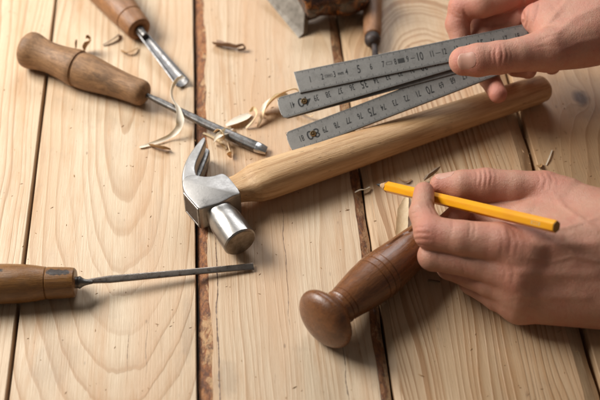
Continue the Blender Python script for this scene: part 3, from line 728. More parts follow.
n = NT('pencil_end'); pm = n.out(n.mix(n.rng(n.vor(1.2, vec=n.mapping((1, 1, 0))), .1, .2), (0.03, 0.025, 0.02), (0.36, 0.17, 0.03)), 0.5)
M = MB(); M.rings([hexring(LP-.01, .42), hexring(LP+.03, .415), hexring(LP+.032, .20), hexring(LP+.032, .01)]); M.build('end_grain', pm, pen, True, 50)
# foil stamp: small unreadable printed marks near the end
n = NT('foil'); fo = n.out((0.75, 0.62, 0.35), 0.35, metal=0.5)
view = pen.rotation_quaternion.inverted() @ (CAM-pe); an = math.atan2(view.y, view.x)
an = (round((an-math.pi/6)/(math.pi/3))*math.pi/3+math.pi/6)
M = MB(); rr = .45*math.cos(math.pi/6)+.006; nx, ny = math.cos(an), math.sin(an)
for i in range(4):
    for j in range(3):
        if (i*3+j) in (4, 7): continue
        z0 = LP-1.75+i*.2; w0 = -.12+j*.085
        M.add([(rr*nx-w*ny, rr*ny+w*nx, z) for z, w in ((z0, w0), (z0+.13, w0), (z0+.13, w0+.05), (z0, w0+.05))], [(0, 1, 2, 3)])
M.build('foil_stamp', fo, pen, smooth=False)

# ------------------------------------------------------------------ hands (implicit surfaces)
def smin(a, b, k):
    if k <= 0: return np.minimum(a, b)
    h = np.maximum(k-np.abs(a-b), 0)/k
    return np.minimum(a, b)-h*h*k*0.25
def seg(p, a, b, ra, rb):
    a = np.array(a, np.float32); b = np.array(b, np.float32); ab = b-a; L2 = float(ab@ab)
    t = np.clip(((p-a)@ab)/L2, 0, 1)
    return np.linalg.norm(p-a-t[:, None]*ab, axis=1)-(ra+(rb-ra)*t)
def gauss_seg(p, a, b, w):
    d = seg(p, a, b, 0, 0); return np.exp(-(d/w)**2)
def surface_nets(f, lo, hi, h):
    lo = np.array(lo, np.float32); n_ = np.ceil((np.array(hi)-lo)/h).astype(int)+1
    c = 4; nc = np.ceil(n_/c).astype(int)+1; n_ = nc*c
    g = [lo[i]+(np.arange(nc[i])+0.5)*h*c for i in range(3)]
    X = np.stack(np.meshgrid(*g, indexing='ij'), -1).reshape(-1, 3).astype(np.float32)
    C_ = f(X).reshape(nc)
    V = np.repeat(np.repeat(np.repeat(C_, c, 0), c, 1), c, 2).astype(np.float32)
    near = np.abs(C_) < h*c*1.6
    m = np.repeat(np.repeat(np.repeat(near, c, 0), c, 1), c, 2)
    idx = np.argwhere(m); pts = (lo+idx*h).astype(np.float32)
    out = np.concatenate([f(pts[i:i+400000]) for i in range(0, len(pts), 400000)])
    V[m] = out
    ins = V < 0
    cells = np.zeros(tuple(np.array(V.shape)-1), np.int8); acc = np.zeros(cells.shape+(3,), np.float32); cnt = np.zeros(cells.shape, np.float32)
    s0 = ins[:-1, :-1, :-1]; mixd = np.zeros(cells.shape, bool)
    for dx in (0, 1):
        for dy in (0, 1):
            for dz in (0, 1):
                mixd |= ins[dx:dx+cells.shape[0], dy:dy+cells.shape[1], dz:dz+cells.shape[2]] != s0
    ci = np.argwhere(mixd); ids = -np.ones(cells.shape, np.int64); ids[mixd] = np.arange(len(ci))
    pos = np.zeros((len(ci), 3)); ct = np.zeros(len(ci))
    corners = [(0, 0, 0), (1, 0, 0), (0, 1, 0), (1, 1, 0), (0, 0, 1), (1, 0, 1), (0, 1, 1), (1, 1, 1)]
    vals = np.stack([V[ci[:, 0]+a, ci[:, 1]+b, ci[:, 2]+c_] for a, b, c_ in corners], 1)
    for i in range(8):
        for j in range(i+1, 8):
            di = np.array(corners[j])-np.array(corners[i])
            if np.abs(di).sum() != 1: continue
            v0, v1 = vals[:, i], vals[:, j]; k = (v0 < 0) != (v1 < 0)
            t = np.where(k, v0/(v0-v1+1e-12), 0)
            pos[k] += (np.array(corners[i])+t[k, None]*di); ct[k] += 1
    verts = lo+(ci+pos/ct[:, None])*h
    faces = []
    for ax in range(3):
        a1, a2 = (ax+1) % 3, (ax+2) % 3
        sl0 = [slice(None)]*3; sl1 = [slice(None)]*3; sl0[ax] = slice(0, -1); sl1[ax] = slice(1, None)
        e = ins[tuple(sl0)] != ins[tuple(sl1)]
        E = np.argwhere(e); E = E[(E[:, a1] > 0) & (E[:, a2] > 0) & (E[:, a1] < V.shape[a1]-1) & (E[:, a2] < V.shape[a2]-1)]
        fl_ = ins[E[:, 0], E[:, 1], E[:, 2]]
        def cid(o1, o2):
            q = E.copy(); q[:, a1] -= o1; q[:, a2] -= o2; return ids[q[:, 0], q[:, 1], q[:, 2]]
        Q = np.stack([cid(1, 1), cid(0, 1), cid(0, 0), cid(1, 0)], 1)
        Q[~fl_] = Q[~fl_][:, ::-1]; faces.append(Q)
    return verts, np.concatenate(faces)

def skin_mat(name, base, red, deep, seed):
    n = NT(name)
    at = n.N.new('ShaderNodeAttribute'); at.attribute_name = 'flush'; fl_ = at.outputs['Fac']
    a = n.noise(0.9, 5, 0.65, n.mapping((1, 1, 1), (seed, 0, 0))); b = n.noise(7, 4, 0.7); sp = n.noise(3.0, 3, 0.6)
    c = n.mix(n.rng(a, 0.35, 0.68, 0, 0.5), base, red)
    c = n.mix(n.math('MULTIPLY', fl_, 0.85), c, red)
    c = n.mix(n.rng(b, 0.5, 0.8, 0, 0.30), c, deep); c = n.mix(n.rng(sp, 0.62, 0.75, 0, 0.3), c, deep)
    pores = n.vor(13, 'DISTANCE_TO_EDGE'); fine = n.noise(24, 3, 0.6); lines = n.vor(6.0, 'DISTANCE_TO_EDGE', n.mapping((1.6, 0.8, 1)))
    h = n.math('ADD', n.math('MULTIPLY', n.rng(pores, 0, 0.18), 0.45), n.math('MULTIPLY', fine, 0.5)); h = n.math('MULTIPLY_ADD', n.rng(lines, 0, 0.12), 0.5, h)
    n1 = n.bump(h, 0.42, 0.04); n1 = n.bump(n.noise(1.6, 4, 0.65), 0.35, 0.15, n1)
    wr = n.noise(2.6, 5, 0.7, n.mapping((2.2, 0.7, 0.7)), 1.0); n1 = n.bump(wr, 0.2, 0.08, n1)
    return n.out(c, n.rng(a, 0.3, 0.7, 0.38, 0.50), n1, Subsurface_Weight=0.25, Subsurface_Radius=(0.8, 0.28, 0.15), Subsurface_Scale=0.25, Specular_IOR_Level=0.5)

def make_hand(name, label, palm, fingers, creases, bumps, flush, mat, lo, hi, h=0.065):
    """palm: list of (a,b,ra,rb) capsules; fingers: list of chains [(point, radius), ...]; creases/bumps: (a,b,width,depth)"""
    def f0(p):
        d = None
        for (a, b, ra, rb) in palm:
            q = seg(p, a, b, ra, rb); d = q if d is None else smin(d, q, 0.9)
        res = d
        for ch, kp, off in fingers:
            fd = None
            for i in range(len(ch)-1):
                q = seg(p, ch[i][0], ch[i+1][0], ch[i][1], ch[i+1][1]); fd = q if fd is None else smin(fd, q, 0.22)
            # blend with the palm near its root only
            root = np.array(ch[0][0], np.float32); dr = np.linalg.norm(p-root, axis=1)
            kk = np.clip(1-(dr-off)/2.2, 0.06, 1)*kp
            hh = np.maximum(kk-np.abs(fd-res), 0)/kk
            res = np.minimum(fd, res)-hh*hh*kk*0.25
        return res
    det = []          # folds, tendons and veins, laid on the surface
    for line, w, dep in creases:
        fine = []
        for (x0, y0), (x1, y1) in zip(line[:-1], line[1:]):
            k = max(1, int(math.hypot(x1-x0, y1-y0)/2.5)); fine += [(x0+(x1-x0)*t/k, y0+(y1-y0)*t/k) for t in range(k)]
        fine.append(line[-1])
        dirs = np.array([(P(x, y, 0)-CAM).normalized()[:] for x, y in fine], np.float32); t = np.full(len(fine), 45.0, np.float32); o_ = np.array(CAM[:], np.float32)
        for _ in range(60): t += np.clip(f0(o_+dirs*t[:, None]), -1, 3)*0.9
        q = o_+dirs*t[:, None]; ok = np.abs(f0(q)) < 0.1; K = len(fine)
        for k in range(K-1):
            if ok[k] and ok[k+1] and np.linalg.norm(q[k]-q[k+1]) < 0.8:
                fade = min(1, (k+1)/2.5, (K-1-k)/2.5); det.append((q[k], q[k+1], w, dep*fade))
    def f(p):
        d = f0(p).copy()
        add = {}
        acc = np.zeros(len(p), np.float32); acc2 = np.zeros(len(p), np.float32)
        for (a, b, w, dep) in det:
            lo_ = np.minimum(a, b)-2.5*w; hi_ = np.maximum(a, b)+2.5*w
            m = np.flatnonzero(np.all((p > lo_) & (p < hi_), axis=1))
            if len(m) == 0: continue
            g = dep*gauss_seg(p[m], a, b, w)
            if dep > 0: acc[m] = np.maximum(acc[m], g)
            else: acc2[m] = np.minimum(acc2[m], g)
        return d+acc+acc2
    v, fc = surface_nets(f, lo, hi, h)
    me = bpy.data.meshes.new(name); me.from_pydata(v.tolist(), [], fc.tolist()); me.update()
    # keep only the largest island, light relaxing
    bm = bmesh.new(); bm.from_mesh(me)
    for _ in range(1): bmesh.ops.smooth_vert(bm, verts=bm.verts, factor=0.5, use_axis_x=True, use_axis_y=True, use_axis_z=True)
    seen = set(); best = []
    for v0 in bm.verts:
        if v0.index in seen: continue
        st = [v0]; seen.add(v0.index); comp = []
        while st:
            x = st.pop(); comp.append(x)
            for e in x.link_edges:
                y = e.other_vert(x)
                if y.index not in seen: seen.add(y.index); st.append(y)
        if len(comp) > len(best): best = comp
    bs = set(x.index for x in best); bmesh.ops.delete(bm, geom=[x for x in bm.verts if x.index not in bs], context='VERTS')
    bm.to_mesh(me); bm.free()
    co = np.array([x.co[:] for x in me.vertices], np.float32)
    fl_ = np.zeros(len(co), np.float32)
    for (c, r, am) in flush: fl_ = np.maximum(fl_, am*np.exp(-(np.linalg.norm(co-np.array(c, np.float32), axis=1)/r)**2))
    at = me.attributes.new('flush', 'FLOAT', 'POINT'); at.data.foreach_set('value', fl_)
    o = bpy.data.objects.new(name, me); COL.objects.link(o); me.materials.append(mat); me.shade_smooth()
    tag(o, label, 'hand'); return o, f

def nail(hand, f, c, along, nrm, ln, wd, m, name='fingernail'):
    """nail plate projected onto the finished finger surface"""
    c, d, nn = Vector(c), Vector(along).normalized(), Vector(nrm); nn = (nn-d*nn.dot(d)).normalized(); s_ = d.cross(nn)
    NU, NV = 13, 17; G = []
    for i in range(NV):
        for j in range(NU):
            u = -1+2*j/(NU-1); v = -1+2*i/(NV-1)
            # squircle outline
            x = u*math.sqrt(max(0, 1-0.46*v*v)); y = v*math.sqrt(max(0, 1-0.46*u*u))
            G.append((x, y))
    pts = np.array([(c+s_*(x*wd/2)+d*(y*ln/2)+nn*1.6)[:] for x, y in G], np.float32); nv = np.array(nn[:], np.float32)
    t = np.zeros(len(pts), np.float32)
    for _ in range(40): t += np.clip(f(pts-t[:, None]*nv), -0.2, 0.2)*0.9
    base = pts-t[:, None]*nv
    top = []; 
    for k, (x, y) in enumerate(G):
        edge = max(abs(x), abs(y)); e = 0.040*(1-edge**3)-0.012 if y < 0.6 else 0.035*(1-abs(x)**4)-0.004
        top.append(Vector(base[k])+nn*e)
    bot = [Vector(b)-nn*0.06 for b in base]
    F = []; n0 = len(top)
    for i in range(NV-1):
        for j in range(NU-1):
            a = i*NU+j; F.append((a, a+1, a+1+NU, a+NU)); F.append((n0+a, n0+a+NU, n0+a+1+NU, n0+a+1))
    bd = [j for j in range(NU)]+[i*NU+NU-1 for i in range(1, NV)]+[(NV-1)*NU+j for j in range(NU-2, -1, -1)]+[i*NU for i in range(NV-2, 0, -1)]
    for i in range(len(bd)):
        a, b = bd[i], bd[(i+1) % len(bd)]; F.append((a, n0+a, n0+b, b))
    return link(name, top+bot, F, m, hand)

n = NT('nail_plate'); _v = n.noise(1.5, 3)
nailm = n.out(n.mix(_v, (0.58, 0.33, 0.25), (0.50, 0.26, 0.19)), 0.38, Subsurface_Weight=0.3, Subsurface_Radius=(0.8, 0.3, 0.2), Subsurface_Scale=0.15)
skinR = skin_mat('skin_right', (0.57, 0.30, 0.205), (0.56, 0.19, 0.135), (0.38, 0.165, 0.11), 1.0)
skinL = skin_mat('skin_left', (0.52, 0.27, 0.18), (0.50, 0.17, 0.115), (0.36, 0.16, 0.105), 4.0)

def T3(p): return tuple(p)
def pts(*a): return [(T3(P(x, y, z)), r) for (x, y, z, r) in a]
# ---- upper hand, holding the rule
H1 = dict(
 palm=[(T3(P(640, 8, 8.6)), T3(P(980, -60, 12.5)), 3.1, 4.4), (T3(P(556, 30, 8.2)), T3(P(650, 8, 8.8)), 1.75, 3.2), (T3(P(565, 0, 8.2)), T3(P(645, -5, 9.0)), 2.0, 3.0),
       (T3(P(575, -30, 8.6)), T3(P(650, -15, 9.2)), 1.8, 2.9), (T3(P(556, 48, 7.6)), T3(P(640, 22, 8.0)), 1.75, 2.8), (T3(P(537, 18, 8.2)), T3(P(580, 8, 8.5)), 1.25, 2.0)],
 fingers=[
  (pts((590, 36, 8.0, 2.0), (548, 50, 8.2, 1.72), (520, 54.5, 8.35, 1.30), (499, 57.5, 8.4, 1.27), (478, 60, 8.3, 1.27), (463.5, 61, 8.1, 1.13)), 1.4, 2.0),      # thumb
  (pts((560, -20, 8.6, 1.6), (520, -8, 8.4, 1.34), (482, 2, 7.9, 1.28), (462, 7, 7.2, 1.10), (457.5, 24, 6.0, 1.0), (461, 40, 5.2, .86)), 1.0, 1.5),       # index
  (pts((565, 6, 7.4, 1.6), (522, 16, 6.6, 1.4), (485.5, 24.5, 5.2, 1.2), (480, 54, 4.4, .95), (489, 78, 3.9, .84), (498, 94, 3.9, .74)), 0.7, 1.5),         # middle
  (pts((570, 20, 7.0, 1.6), (540, 30, 6.0, 1.15), (520, 50, 4.8, .98), (516, 66, 4.5, .85), (528, 70, 4.6, .72)), 0.7, 1.5),                        # ring
  (pts((585, 30, 6.6, 1.5), (562, 42, 5.6, 1.0), (548, 58, 4.9, .85), (552, 66, 4.8, .7)), 0.6, 1.5)],
 creases=[], bumps=[], flush=[])
def cr(dst, plist, w, dep):
    w3 = [T3(P(*p)) for p in plist]
    for i in range(len(w3)-1): dst.append((w3[i], w3[i+1], w, dep))
def onsurf(px, py, zc, r):   # point on the near side of a limb of radius r whose centre is at photo point, height zc
    c = P(px, py, zc); return c+(CAM-c).normalized()*r
H1['creases'] = [([(492, 47), (490.5, 54), (492, 62)], .07, .045), ([(496.5, 45), (495, 54), (496.5, 65)], .08, .06), ([(501, 45), (502.5, 54), (501, 65)], .08, .065), ([(505.5, 46), (508, 55), (506, 64)], .075, .05),
  ([(510, 49), (512, 55), (511, 61)], .07, .03), ([(486, 48), (485, 54), (486, 60)], .07, .025),
  ([(523, -4), (521.5, 8), (523.5, 20), (521, 30), (517, 36)], .17, .24), ([(531, -3), (529, 12), (527, 24), (523, 33)], .13, .08), ([(540, 0), (537, 14), (533, 26)], .12, .035),
  ([(464, 11), (469, 20), (472, 30)], .13, .12), ([(452, 6), (456, 12), (463, 15)], .09, .04), ([(450, 12), (455, 17), (463, 19)], .09, .04),
  ([(538, 42), (548, 37), (562, 34)], .12, .025), ([(534, 48), (546, 46), (560, 46)], .12, .02), ([(545, 62), (560, 56), (580, 52)], .12, .02),
  ([(552, 38), (574, 18), (600, 6)], .32, -.06), ([(560, 52), (580, 42), (600, 38)], .22, -.04), ([(498, 50), (499, 56), (498, 61)], .5, -.05), ([(543, 30), (560, 8), (575, -8)], .25, -.05)]
H1['flush'] = [(onsurf(463, 62, 8.1, 1.1), 1.2, 0.9), (onsurf(498, 58, 8.4, 1.2), 0.9, 0.5), (P(461, 6, 7.4), 1.8, 0.7), (P(498, 94, 3.9), 1.6, 0.9), (P(485, 60, 4.4), 2, .6), (P(530, 10, 8.2), 2.0, 0.8)]
H1['flush'] = [(T3(a), b, c) for a, b, c in H1['flush']]
RH, fR = make_hand('hand', 'right hand at the top edge pinching the fanned metal rule between thumb and fingers', H1['palm'], H1['fingers'], H1['creases'], H1['bumps'], H1['flush'], skinR,
                   (8, 0, 1), (56, 32, 19))
nc = onsurf(466.5, 62, 8.15, 0.6); td = P(463, 61.5, 8.1)-P(499, 57.5, 8.4)
nail(RH, fR, nc, td, (CAM-nc).normalized()*1.0+Vector((0, 0.25, 0.1)), 1.45, 1.35, nailm)

# ---- lower hand, holding the pencil
H2 = dict(
 palm=[(T3(P(620, 255, 4.4)), T3(P(1000, 215, 9.5)), 3.2, 4.4), (T3(P(515, 250, 5.4)), T3(P(620, 245, 5.2)), 1.55, 3.0), (T3(P(520, 272, 4.2)), T3(P(620, 265, 4.2)), 1.6, 2.9),
       (T3(P(522, 290, 2.9)), T3(P(620, 285, 3.6)), 1.45, 2.6), (T3(P(520, 303, 1.75)), T3(P(620, 298, 2.7)), 1.4, 2.3), (T3(P(548, 196, 5.0)), T3(P(620, 235, 5.4)), 1.55, 2.9), (T3(P(530, 225, 4.6)), T3(P(600, 250, 4.8)), 1.5, 2.8), (T3(P(498, 213, 3.8)), T3(P(560, 222, 4.6)), 0.95, 1.6), (T3(P(464, 211, 3.3)), T3(P(540, 222, 4.2)), .85, 1.5), (T3(P(508, 228, 3.8)), T3(P(560, 235, 4.6)), 1.2, 1.8)],
 fingers=[
  (pts((560, 202, 5.0, 1.9), (543, 191, 5.2, 1.45), (515, 188.5, 5.3, 1.30), (486, 185.5, 5.3, 1.26), (462, 186, 5.2, 1.16), (441, 185, 4.9, .84)), 1.0, 1.0),        # thumb
  (pts((525, 252, 5.5, 1.75), (500, 243, 5.9, 1.42), (462, 238, 5.9, 1.20), (431, 233, 5.6, 1.18), (422, 213, 5.5, .90), (424, 192, 5.3, .74)), 1.0, 1.0),       # index
  (pts((520, 275, 4.2, 1.6), (480, 262, 4.3, 1.2), (433, 256, 4.0, 1.05), (440, 232, 3.4, .9), (462, 210, 3.9, .78)), 0.8, 1.0),         # middle
  (pts((522, 292, 2.9, 1.5), (490, 281, 2.9, 1.12), (450, 266, 2.5, .98), (462, 244, 2.0, .85), (482, 232, 2.0, .75)), 0.8, 1.0),
  (pts((520, 303, 1.75, 1.4), (498, 296, 1.55, 1.08), (472, 282, 1.30, .92), (482, 262, 1.2, .8), (497, 250, 1.3, .7)), 0.8, 1.0)],
 creases=[], bumps=[], flush=[])
H2['creases'] = [([(432, 201), (436, 208), (440, 213.5), (447, 216)], .12, .13), ([(428, 203), (432, 210), (434, 217)], .10, .04),
  ([(476, 168), (477, 176), (476, 186)], .08, .04), ([(480.5, 167.5), (482, 176), (480.5, 188)], .08, .06), ([(485, 167.5), (487, 176), (485.5, 188)], .08, .065), ([(490, 168), (492, 176), (490, 187)], .08, .05), ([(495, 169), (496.5, 176), (495, 184)], .07, .03),
  ([(537, 172), (540, 180), (538, 189)], .11, .04), ([(542, 171), (546, 180), (544, 190)], .11, .055), ([(548, 172), (552, 180), (551, 188)], .11, .045), ([(554, 174), (558, 181), (557, 188)], .1, .03),
  ([(411.5, 230), (418, 227), (427, 227)], .09, .05), ([(411, 235), (419, 233), (429, 233.5)], .09, .07), ([(412, 240), (420, 239), (430, 240)], .09, .07), ([(413, 245), (421, 245), (430, 247)], .08, .05),
  ([(411, 214), (417, 212), (424, 212.5)], .08, .04), ([(411.5, 219), (418, 217.5), (425, 218)], .08, .035),
  ([(452, 217), (453, 226), (451, 236)], .09, .025), ([(468, 217), (470.5, 226), (469, 237)], .09, .04), ([(473, 217), (475.5, 227), (474, 238)], .09, .035), ([(500, 229), (503, 240), (501, 253)], .12, .035), ([(507, 228), (511, 241), (509, 256)], .12, .04), ([(515, 232), (518, 243), (516, 255)], .12, .03),
  ([(462, 265), (464, 271), (462, 277)], .1, .03), ([(503, 264), (506, 272), (504, 281)], .12, .03), ([(511, 264), (514, 273), (512, 283)], .12, .03),
  ([(512, 240), (540, 246), (596, 244)], .34, -.09), ([(514, 272), (550, 274), (598, 274)], .34, -.09), ([(516, 296), (550, 297), (590, 297)], .34, -.06),
  ([(548, 188), (565, 208), (600, 232)], .20, -.07), ([(528, 224), (556, 230), (598, 218)], .17, -.06), ([(556, 230), (575, 256), (600, 262)], .16, -.055), ([(530, 258), (552, 262), (575, 256)], .15, -.045),
  ([(484, 174), (485, 180)], .6, -.06), ([(545, 178), (546, 186)], .8, -.12), ([(505, 240), (512, 246)], .8, -.12), ([(508, 272), (514, 276)], .8, -.12), ([(508, 298), (514, 301)], .7, -.08), ([(524, 262), (545, 261), (570, 260)], .4, .07), ([(524, 286), (545, 286), (568, 286)], .4, .06),
  ([(447, 173), (451, 177), (453, 183)], .08, .04)]
H2['flush'] = [(T3(a), b, c) for a, b, c in [(onsurf(428, 232, 5.6, 1.1), 1.4, 0.8), (onsurf(546, 185, 5.2, 1.3), 1.3, 0.8), (onsurf(441, 184, 4.9, .8), 1.0, .6), (onsurf(508, 243, 5.8, 1.4), 1.6, .6), (onsurf(512, 278, 4, 1.5), 1.5, .5), (P(424, 190, 5.3), 1.2, .4), (onsurf(485, 182, 5.3, 1.2), 1.2, .5)]]
LHd, fL = make_hand('hand', 'left hand resting on the table and writing with the yellow pencil', H2['palm'], H2['fingers'], H2['creases'], H2['bumps'], H2['flush'], skinL,
                    (6.3, -14, 0.02), (56, 12, 15))
nc = onsurf(445, 180, 5.0, 0.3); td = P(441, 184.5, 4.9)-P(486, 184, 5.3)
nail(LHd, fL, nc, td, Vector((0.0, 0.25, 1.0)), 1.5, 1.25, nailm, 'fingernail')

# ------------------------------------------------------------------ shavings and chips
n = NT('shaving_wood'); _v = n.noise(5, 4, 0.6, n.mapping((1, 1, 1)))
shave = n.out(n.mix(_v, (0.80, 0.62, 0.40), (0.62, 0.42, 0.23)), 0.5, n.bump(_v, 0.3, 0.04), Subsurface_Weight=0.3, Subsurface_Radius=(1, .7, .4), Subsurface_Scale=0.1)
n = NT('shaving_white'); shw = n.out(n.mix(n.noise(4, 4), (0.82, 0.74, 0.62), (0.72, 0.60, 0.45)), 0.45, Subsurface_Weight=0.3, Subsurface_Radius=(1, .8, .5), Subsurface_Scale=0.1)
n = NT('shaving_tan'); sht = n.out(n.mix(n.noise(4, 4), (0.50, 0.30, 0.13), (0.32, 0.17, 0.07)), 0.5, n.bump(n.noise(8, 3), 0.3, 0.04))
n = NT('shaving_brown'); shb = n.out(n.mix(n.noise(4, 4), (0.34, 0.19, 0.10), (0.16, 0.085, 0.045)), 0.6, n.bump(n.noise(8, 3), 0.3, 0.04))
n = NT('shaving_grey'); shg = n.out(n.mix(n.noise(4, 4), (0.33, 0.24, 0.16), (0.17, 0.11, 0.07)), 0.6, n.bump(n.noise(8, 3), 0.3, 0.04))
def catmull(p, n_):
    out = []
    for i in range(len(p)-1):
        a, b, c, d = p[max(i-1, 0)], p[i], p[i+1], p[min(i+2, len(p)-1)]
        for j in range(n_):
            t = j/n_; out.append(tuple(0.5*(2*b[k]+(-a[k]+c[k])*t+(2*a[k]-5*b[k]+4*c[k]-d[k])*t*t+(-a[k]+3*b[k]-3*c[k]+d[k])*t**3) for k in range(len(b))))
    out.append(tuple(p[-1])); return out
def ribbon(name, label, path, mat, th=0.03, cup=0.15, group=None):
    """path: (px, py, z, width, roll degrees); a thin curved strip with real thickness"""
    c = catmull(path, 6); W_ = [P(a[0], a[1], a[2]) for a in c]; base = W_[0].copy(); base.z = 0
    R = []
    for i, (px, py, z, w, roll) in enumerate(c):
        d = (W_[min(i+1, len(W_)-1)]-W_[max(i-1, 0)])
        d = d.normalized() if d.length > 1e-6 else Vector((1, 0, 0))
        s_ = d.cross(Vector((0, 0, 1)))
        s_ = s_.normalized() if s_.length > 1e-3 else Vector((1, 0, 0))
        u_ = s_.cross(d); a = math.radians(roll); s2 = s_*math.cos(a)+u_*math.sin(a); u2 = -s_*math.sin(a)+u_*math.cos(a)
        w *= 1+0.22*mnoise.noise(Vector((i*0.22, path[0][0], 1)))
        top = []; bot = []
        for j in range(7):
            t = -1+2*j/6; p = W_[i]-base+s2*(t*w/2)+u2*(cup*w*(t*t-0.5))
            top.append(p+u2*th/2); bot.append(p-u2*th/2)
        ring = top+bot[::-1]
        R.append(ring)
    o = MB().rings(R).build(name, mat, None, True, 60); o.location = base
    zmin = min((v.co.z for v in o.data.vertices))
    if zmin < 0.01: 
        for v in o.data.vertices:
            if v.co.z < 0.012: v.co.z = 0.012+0.2*th*((v.index*7) % 5)/5
    tag(o, label, 'wood shaving', group); return o
G = 'wood shavings scattered on the table'
ribbon('wood_shaving', 'long cream S-shaped shaving draped over the gouge shank and blade tip', [(184, 76.5, .9, .32, 20), (177, 80, 1.25, .34, 50), (172, 88, 1.15, .36, 70), (172, 98, 1.35, .36, 60), (178, 108, 1.55, .42, 30), (180, 120, 1.35, .62, 10), (178, 129, .8, .55, 20), (170, 136, .35, .42, 40), (158, 141.5, .2, .34, 30), (146, 145.5, .15, .28, 10), (139.5, 147.3, .1, .2, 0)], shw, group=G)
ribbon('wood_shaving', 'short tan shaving bent back beside the tail of the S-shaped shaving', [(150, 144.5, .25, .45, 40), (157, 146.5, .35, .6, 50), (164, 148, .4, .55, 60), (170, 149, .2, .35, 30)], sht, cup=0.3, group=G)
ribbon('wood_shaving', 'small pale loop of shaving wound around the gouge shank near its edge', [(215, 132, 0.7, .35, 20), (219, 129.5, 1.25, .35, 40), (223, 133, 1.3, .3, 60), (223.5, 138, .9, .25, 60), (219, 140.5, .45, .25, 40)], shave, group=G)
ribbon('wood_shaving', 'small curled shaving hanging below the gouge shank', [(222, 139, .6, .25, 30), (228, 142, .5, .3, 60), (229, 148, .5, .45, 70), (231, 155, .3, .5, 80), (228.5, 152, .7, .4, 70)], shave, group=G)
ribbon('wood_shaving', 'thin whitish see-through flake lying beyond the gouge shank', [(226, 125.5, .2, .35, 15), (234, 122, .35, .8, 12), (243, 118, .3, .9, 8), (250, 114, .1, .5, 0)], shw, th=0.015, group=G)
ribbon('wood_shaving', 'cream shaving arching beneath the rounded end of the rule', [(258, 126.5, .1, .2, 0), (261, 119, .4, .4, 30), (266, 108, .9, .55, 60), (274, 99, 1.3, .6, 60), (284, 92.5, 1.5, .65, 50), (296, 89, 1.2, .6, 30), (305, 98, .7, .5, 20)], shave, group=G)
ribbon('wood_shaving', 'thin curled shaving showing in the gap between two rule leaves', [(297, 111, .3, .3, 30), (303, 113.5, .4, .35, 50), (310, 116.5, .3, .3, 30), (313, 115.2, .5, .25, 20)], shave, group=G)
ribbon('wood_shaving', 'brown rolled shaving lying alone on the second plank near the top', [(214.5, 42.5, .25, .8, 20), (222, 44, .4, .8, 30), (230, 45, .45, .7, 40), (236, 46.5, .5, .5, 60), (243, 45, .6, .3, 60), (244, 49, .3, .25, 40), (238, 50, .15, .2, 40)], shb, cup=0.4, group=G)
ribbon('wood_shaving', 'upright tan flake standing behind the dull brown handle', [(84, 52, .2, .5, 10), (86, 46, .8, .9, 30), (88.5, 40, 1.5, .7, 40), (87, 35, 2.0, .2, 40)], sht, group=G)
ribbon('wood_shaving', 'tiny dark splinter beside the upright flake', [(76, 48, .1, .15, 10), (76, 43, .9, .2, 30), (76.5, 39.5, 1.4, .12, 30)], shg, group=G)
ribbon('wood_shaving', 'thin bent brown shaving between the two gouge handles', [(103, 45, .1, .15, 10), (110, 41, .25, .28, 30), (117, 36.5, .3, .35, 30), (119, 34, .1, .25, 10)], shg, group=G)
ribbon('wood_shaving', 'small curved brown shaving close to the bright gouge blade', [(121, 50, .1, .2, 10), (126, 52.5, .25, .22, 30), (132, 51, .35, .22, 30), (138, 48, .1, .15, 10)], sht, group=G)
ribbon('wood_shaving', 'grey brown curled chip behind the thumb that grips the pencil', [(424, 180, .25, .25, 20), (429, 176, .6, .6, 40), (434, 172, .9, .7, 50), (439, 167.5, .7, .35, 40)], shg, cup=0.4, group=G)
ribbon('wood_shaving', 'fine crescent of shaving behind the pencil shaft', [(398, 177.5, .1, .1, 10), (402, 180.5, .18, .2, 30), (407, 181.5, .18, .2, 30), (411.5, 179.5, .08, .1, 10)], sht, group=G)
ribbon('wood_shaving', 'broad thin white shaving under the pencil hand beside the knob handle', [(407, 196, .08, .25, 0), (405, 203, .22, .6, 6), (403, 212, .30, .85, 10), (402, 222, .32, .95, 12), (401, 232, .25, .8, 10), (399, 240, .12, .5, 4)], shave, th=0.015, cup=0.12, group=G)
ribbon('wood_shaving', 'tiny white curl lying across the bark gap before the pencil point', [(355, 192.5, .1, .12, 10), (360, 190, .25, .22, 30), (365, 189.5, .3, .25, 50), (370, 187, .2, .15, 20)], shw, group=G)
ribbon('wood_shaving', 'tiny brown chip on the plank under the pencil hand', [(428, 280.5, .08, .2, 10), (433, 280.8, .12, .25, 25), (440, 282, .08, .15, 10)], shg, group=G)
ribbon('wood_shaving', 'straight pale splinter on the right plank above the thumb knuckle', [(546, 165, .06, .1, 0), (549, 158, .12, .12, 10), (552, 150, .08, .08, 0)], shw, group=G)
ribbon('wood_shaving', 'small tan chip at the edge of the far right plank gap', [(537, 165, .06, .25, 10), (540, 167.5, .2, .3, 40), (541.5, 164, .08, .15, 10)], sht, group=G)
ribbon('wood_shaving', 'pale wood chip stuck in the bark gap by the knob handle', [(378, 305, -.25, .35, 0), (381, 301, .1, .5, 30), (384, 306, -.1, .4, 30)], shave, group=G)
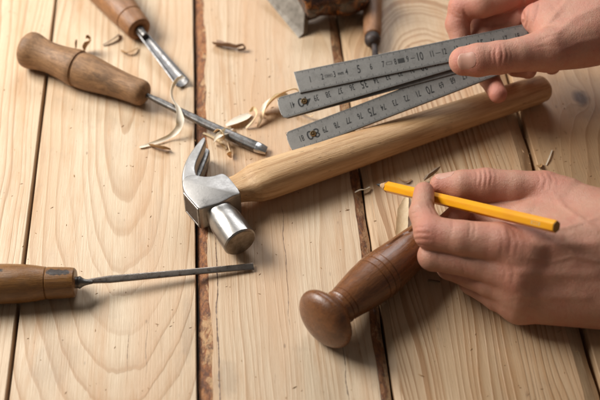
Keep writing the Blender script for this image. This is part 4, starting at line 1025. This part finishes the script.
ribbon('wood_shaving', 'wispy pale loop of shaving just past the tip of the whitish flake', [(246, 128, .1, .2, 0), (252, 122, .5, .3, 40), (257, 114, .8, .35, 60), (254, 108, .6, .3, 60), (250, 112, .3, .2, 40)], shave, th=0.015, group=G)
ribbon('wood_shaving', 'broad pale curl leaning on the arching shaving by the rule', [(262, 112, .2, .5, 10), (267, 104, .7, .8, 40), (275, 97, 1.1, .9, 55), (283, 96, 1.0, .8, 70), (288, 99, .6, .5, 60)], shw, th=0.015, cup=0.3, group=G)
ribbon('wood_shaving', 'narrow cream strip lying flat along the near side of the gouge shank', [(203, 133, .1, .2, 0), (212, 137, .2, .3, 20), (221, 143, .25, .3, 10), (226, 149, .1, .2, 0)], shave, th=0.015, group=G)
ribbon('wood_shaving', 'twisted pale strip crossing over the gouge shank beside the flake', [(232, 128, .2, .3, 20), (227, 131, .9, .5, 30), (221, 134, 1.25, .5, 20), (216, 138, .8, .4, 30), (214, 143, .2, .2, 0)], shw, th=0.015, cup=0.3, group=G)
# fine sawdust and crumbs: uncountable
rs = random.Random(11); M = MB()
for i in range(650):
    if i < 120: cx, cy = rs.gauss(240, 45), rs.gauss(130, 30)
    elif i < 260: cx, cy = rs.gauss(545, 30), rs.gauss(160, 30)
    else: cx, cy = rs.uniform(0, 600), rs.uniform(0, 400)
    p = P(cx, cy, 0.012); s_ = rs.uniform(0.015, 0.055)*(1 if rs.random() < .85 else 1.7); a = rs.uniform(0, 6.28); el = rs.uniform(1, 3.2)
    dx = Vector((math.cos(a), math.sin(a), 0))*s_*el; dy = Vector((-math.sin(a), math.cos(a), 0))*s_*.6; dz = Vector((0, 0, s_*.7))
    M.add([p-dx, p-dy, p+dx, p+dy, p+dz+dx*rs.uniform(-.4, .4), ], [(0, 1, 4), (1, 2, 4), (2, 3, 4), (3, 0, 4), (3, 2, 1, 0)])
sd = M.build('sawdust', sht, None, smooth=False); sd['kind'] = 'stuff'; sd['label'] = 'fine sawdust crumbs scattered over the planks'
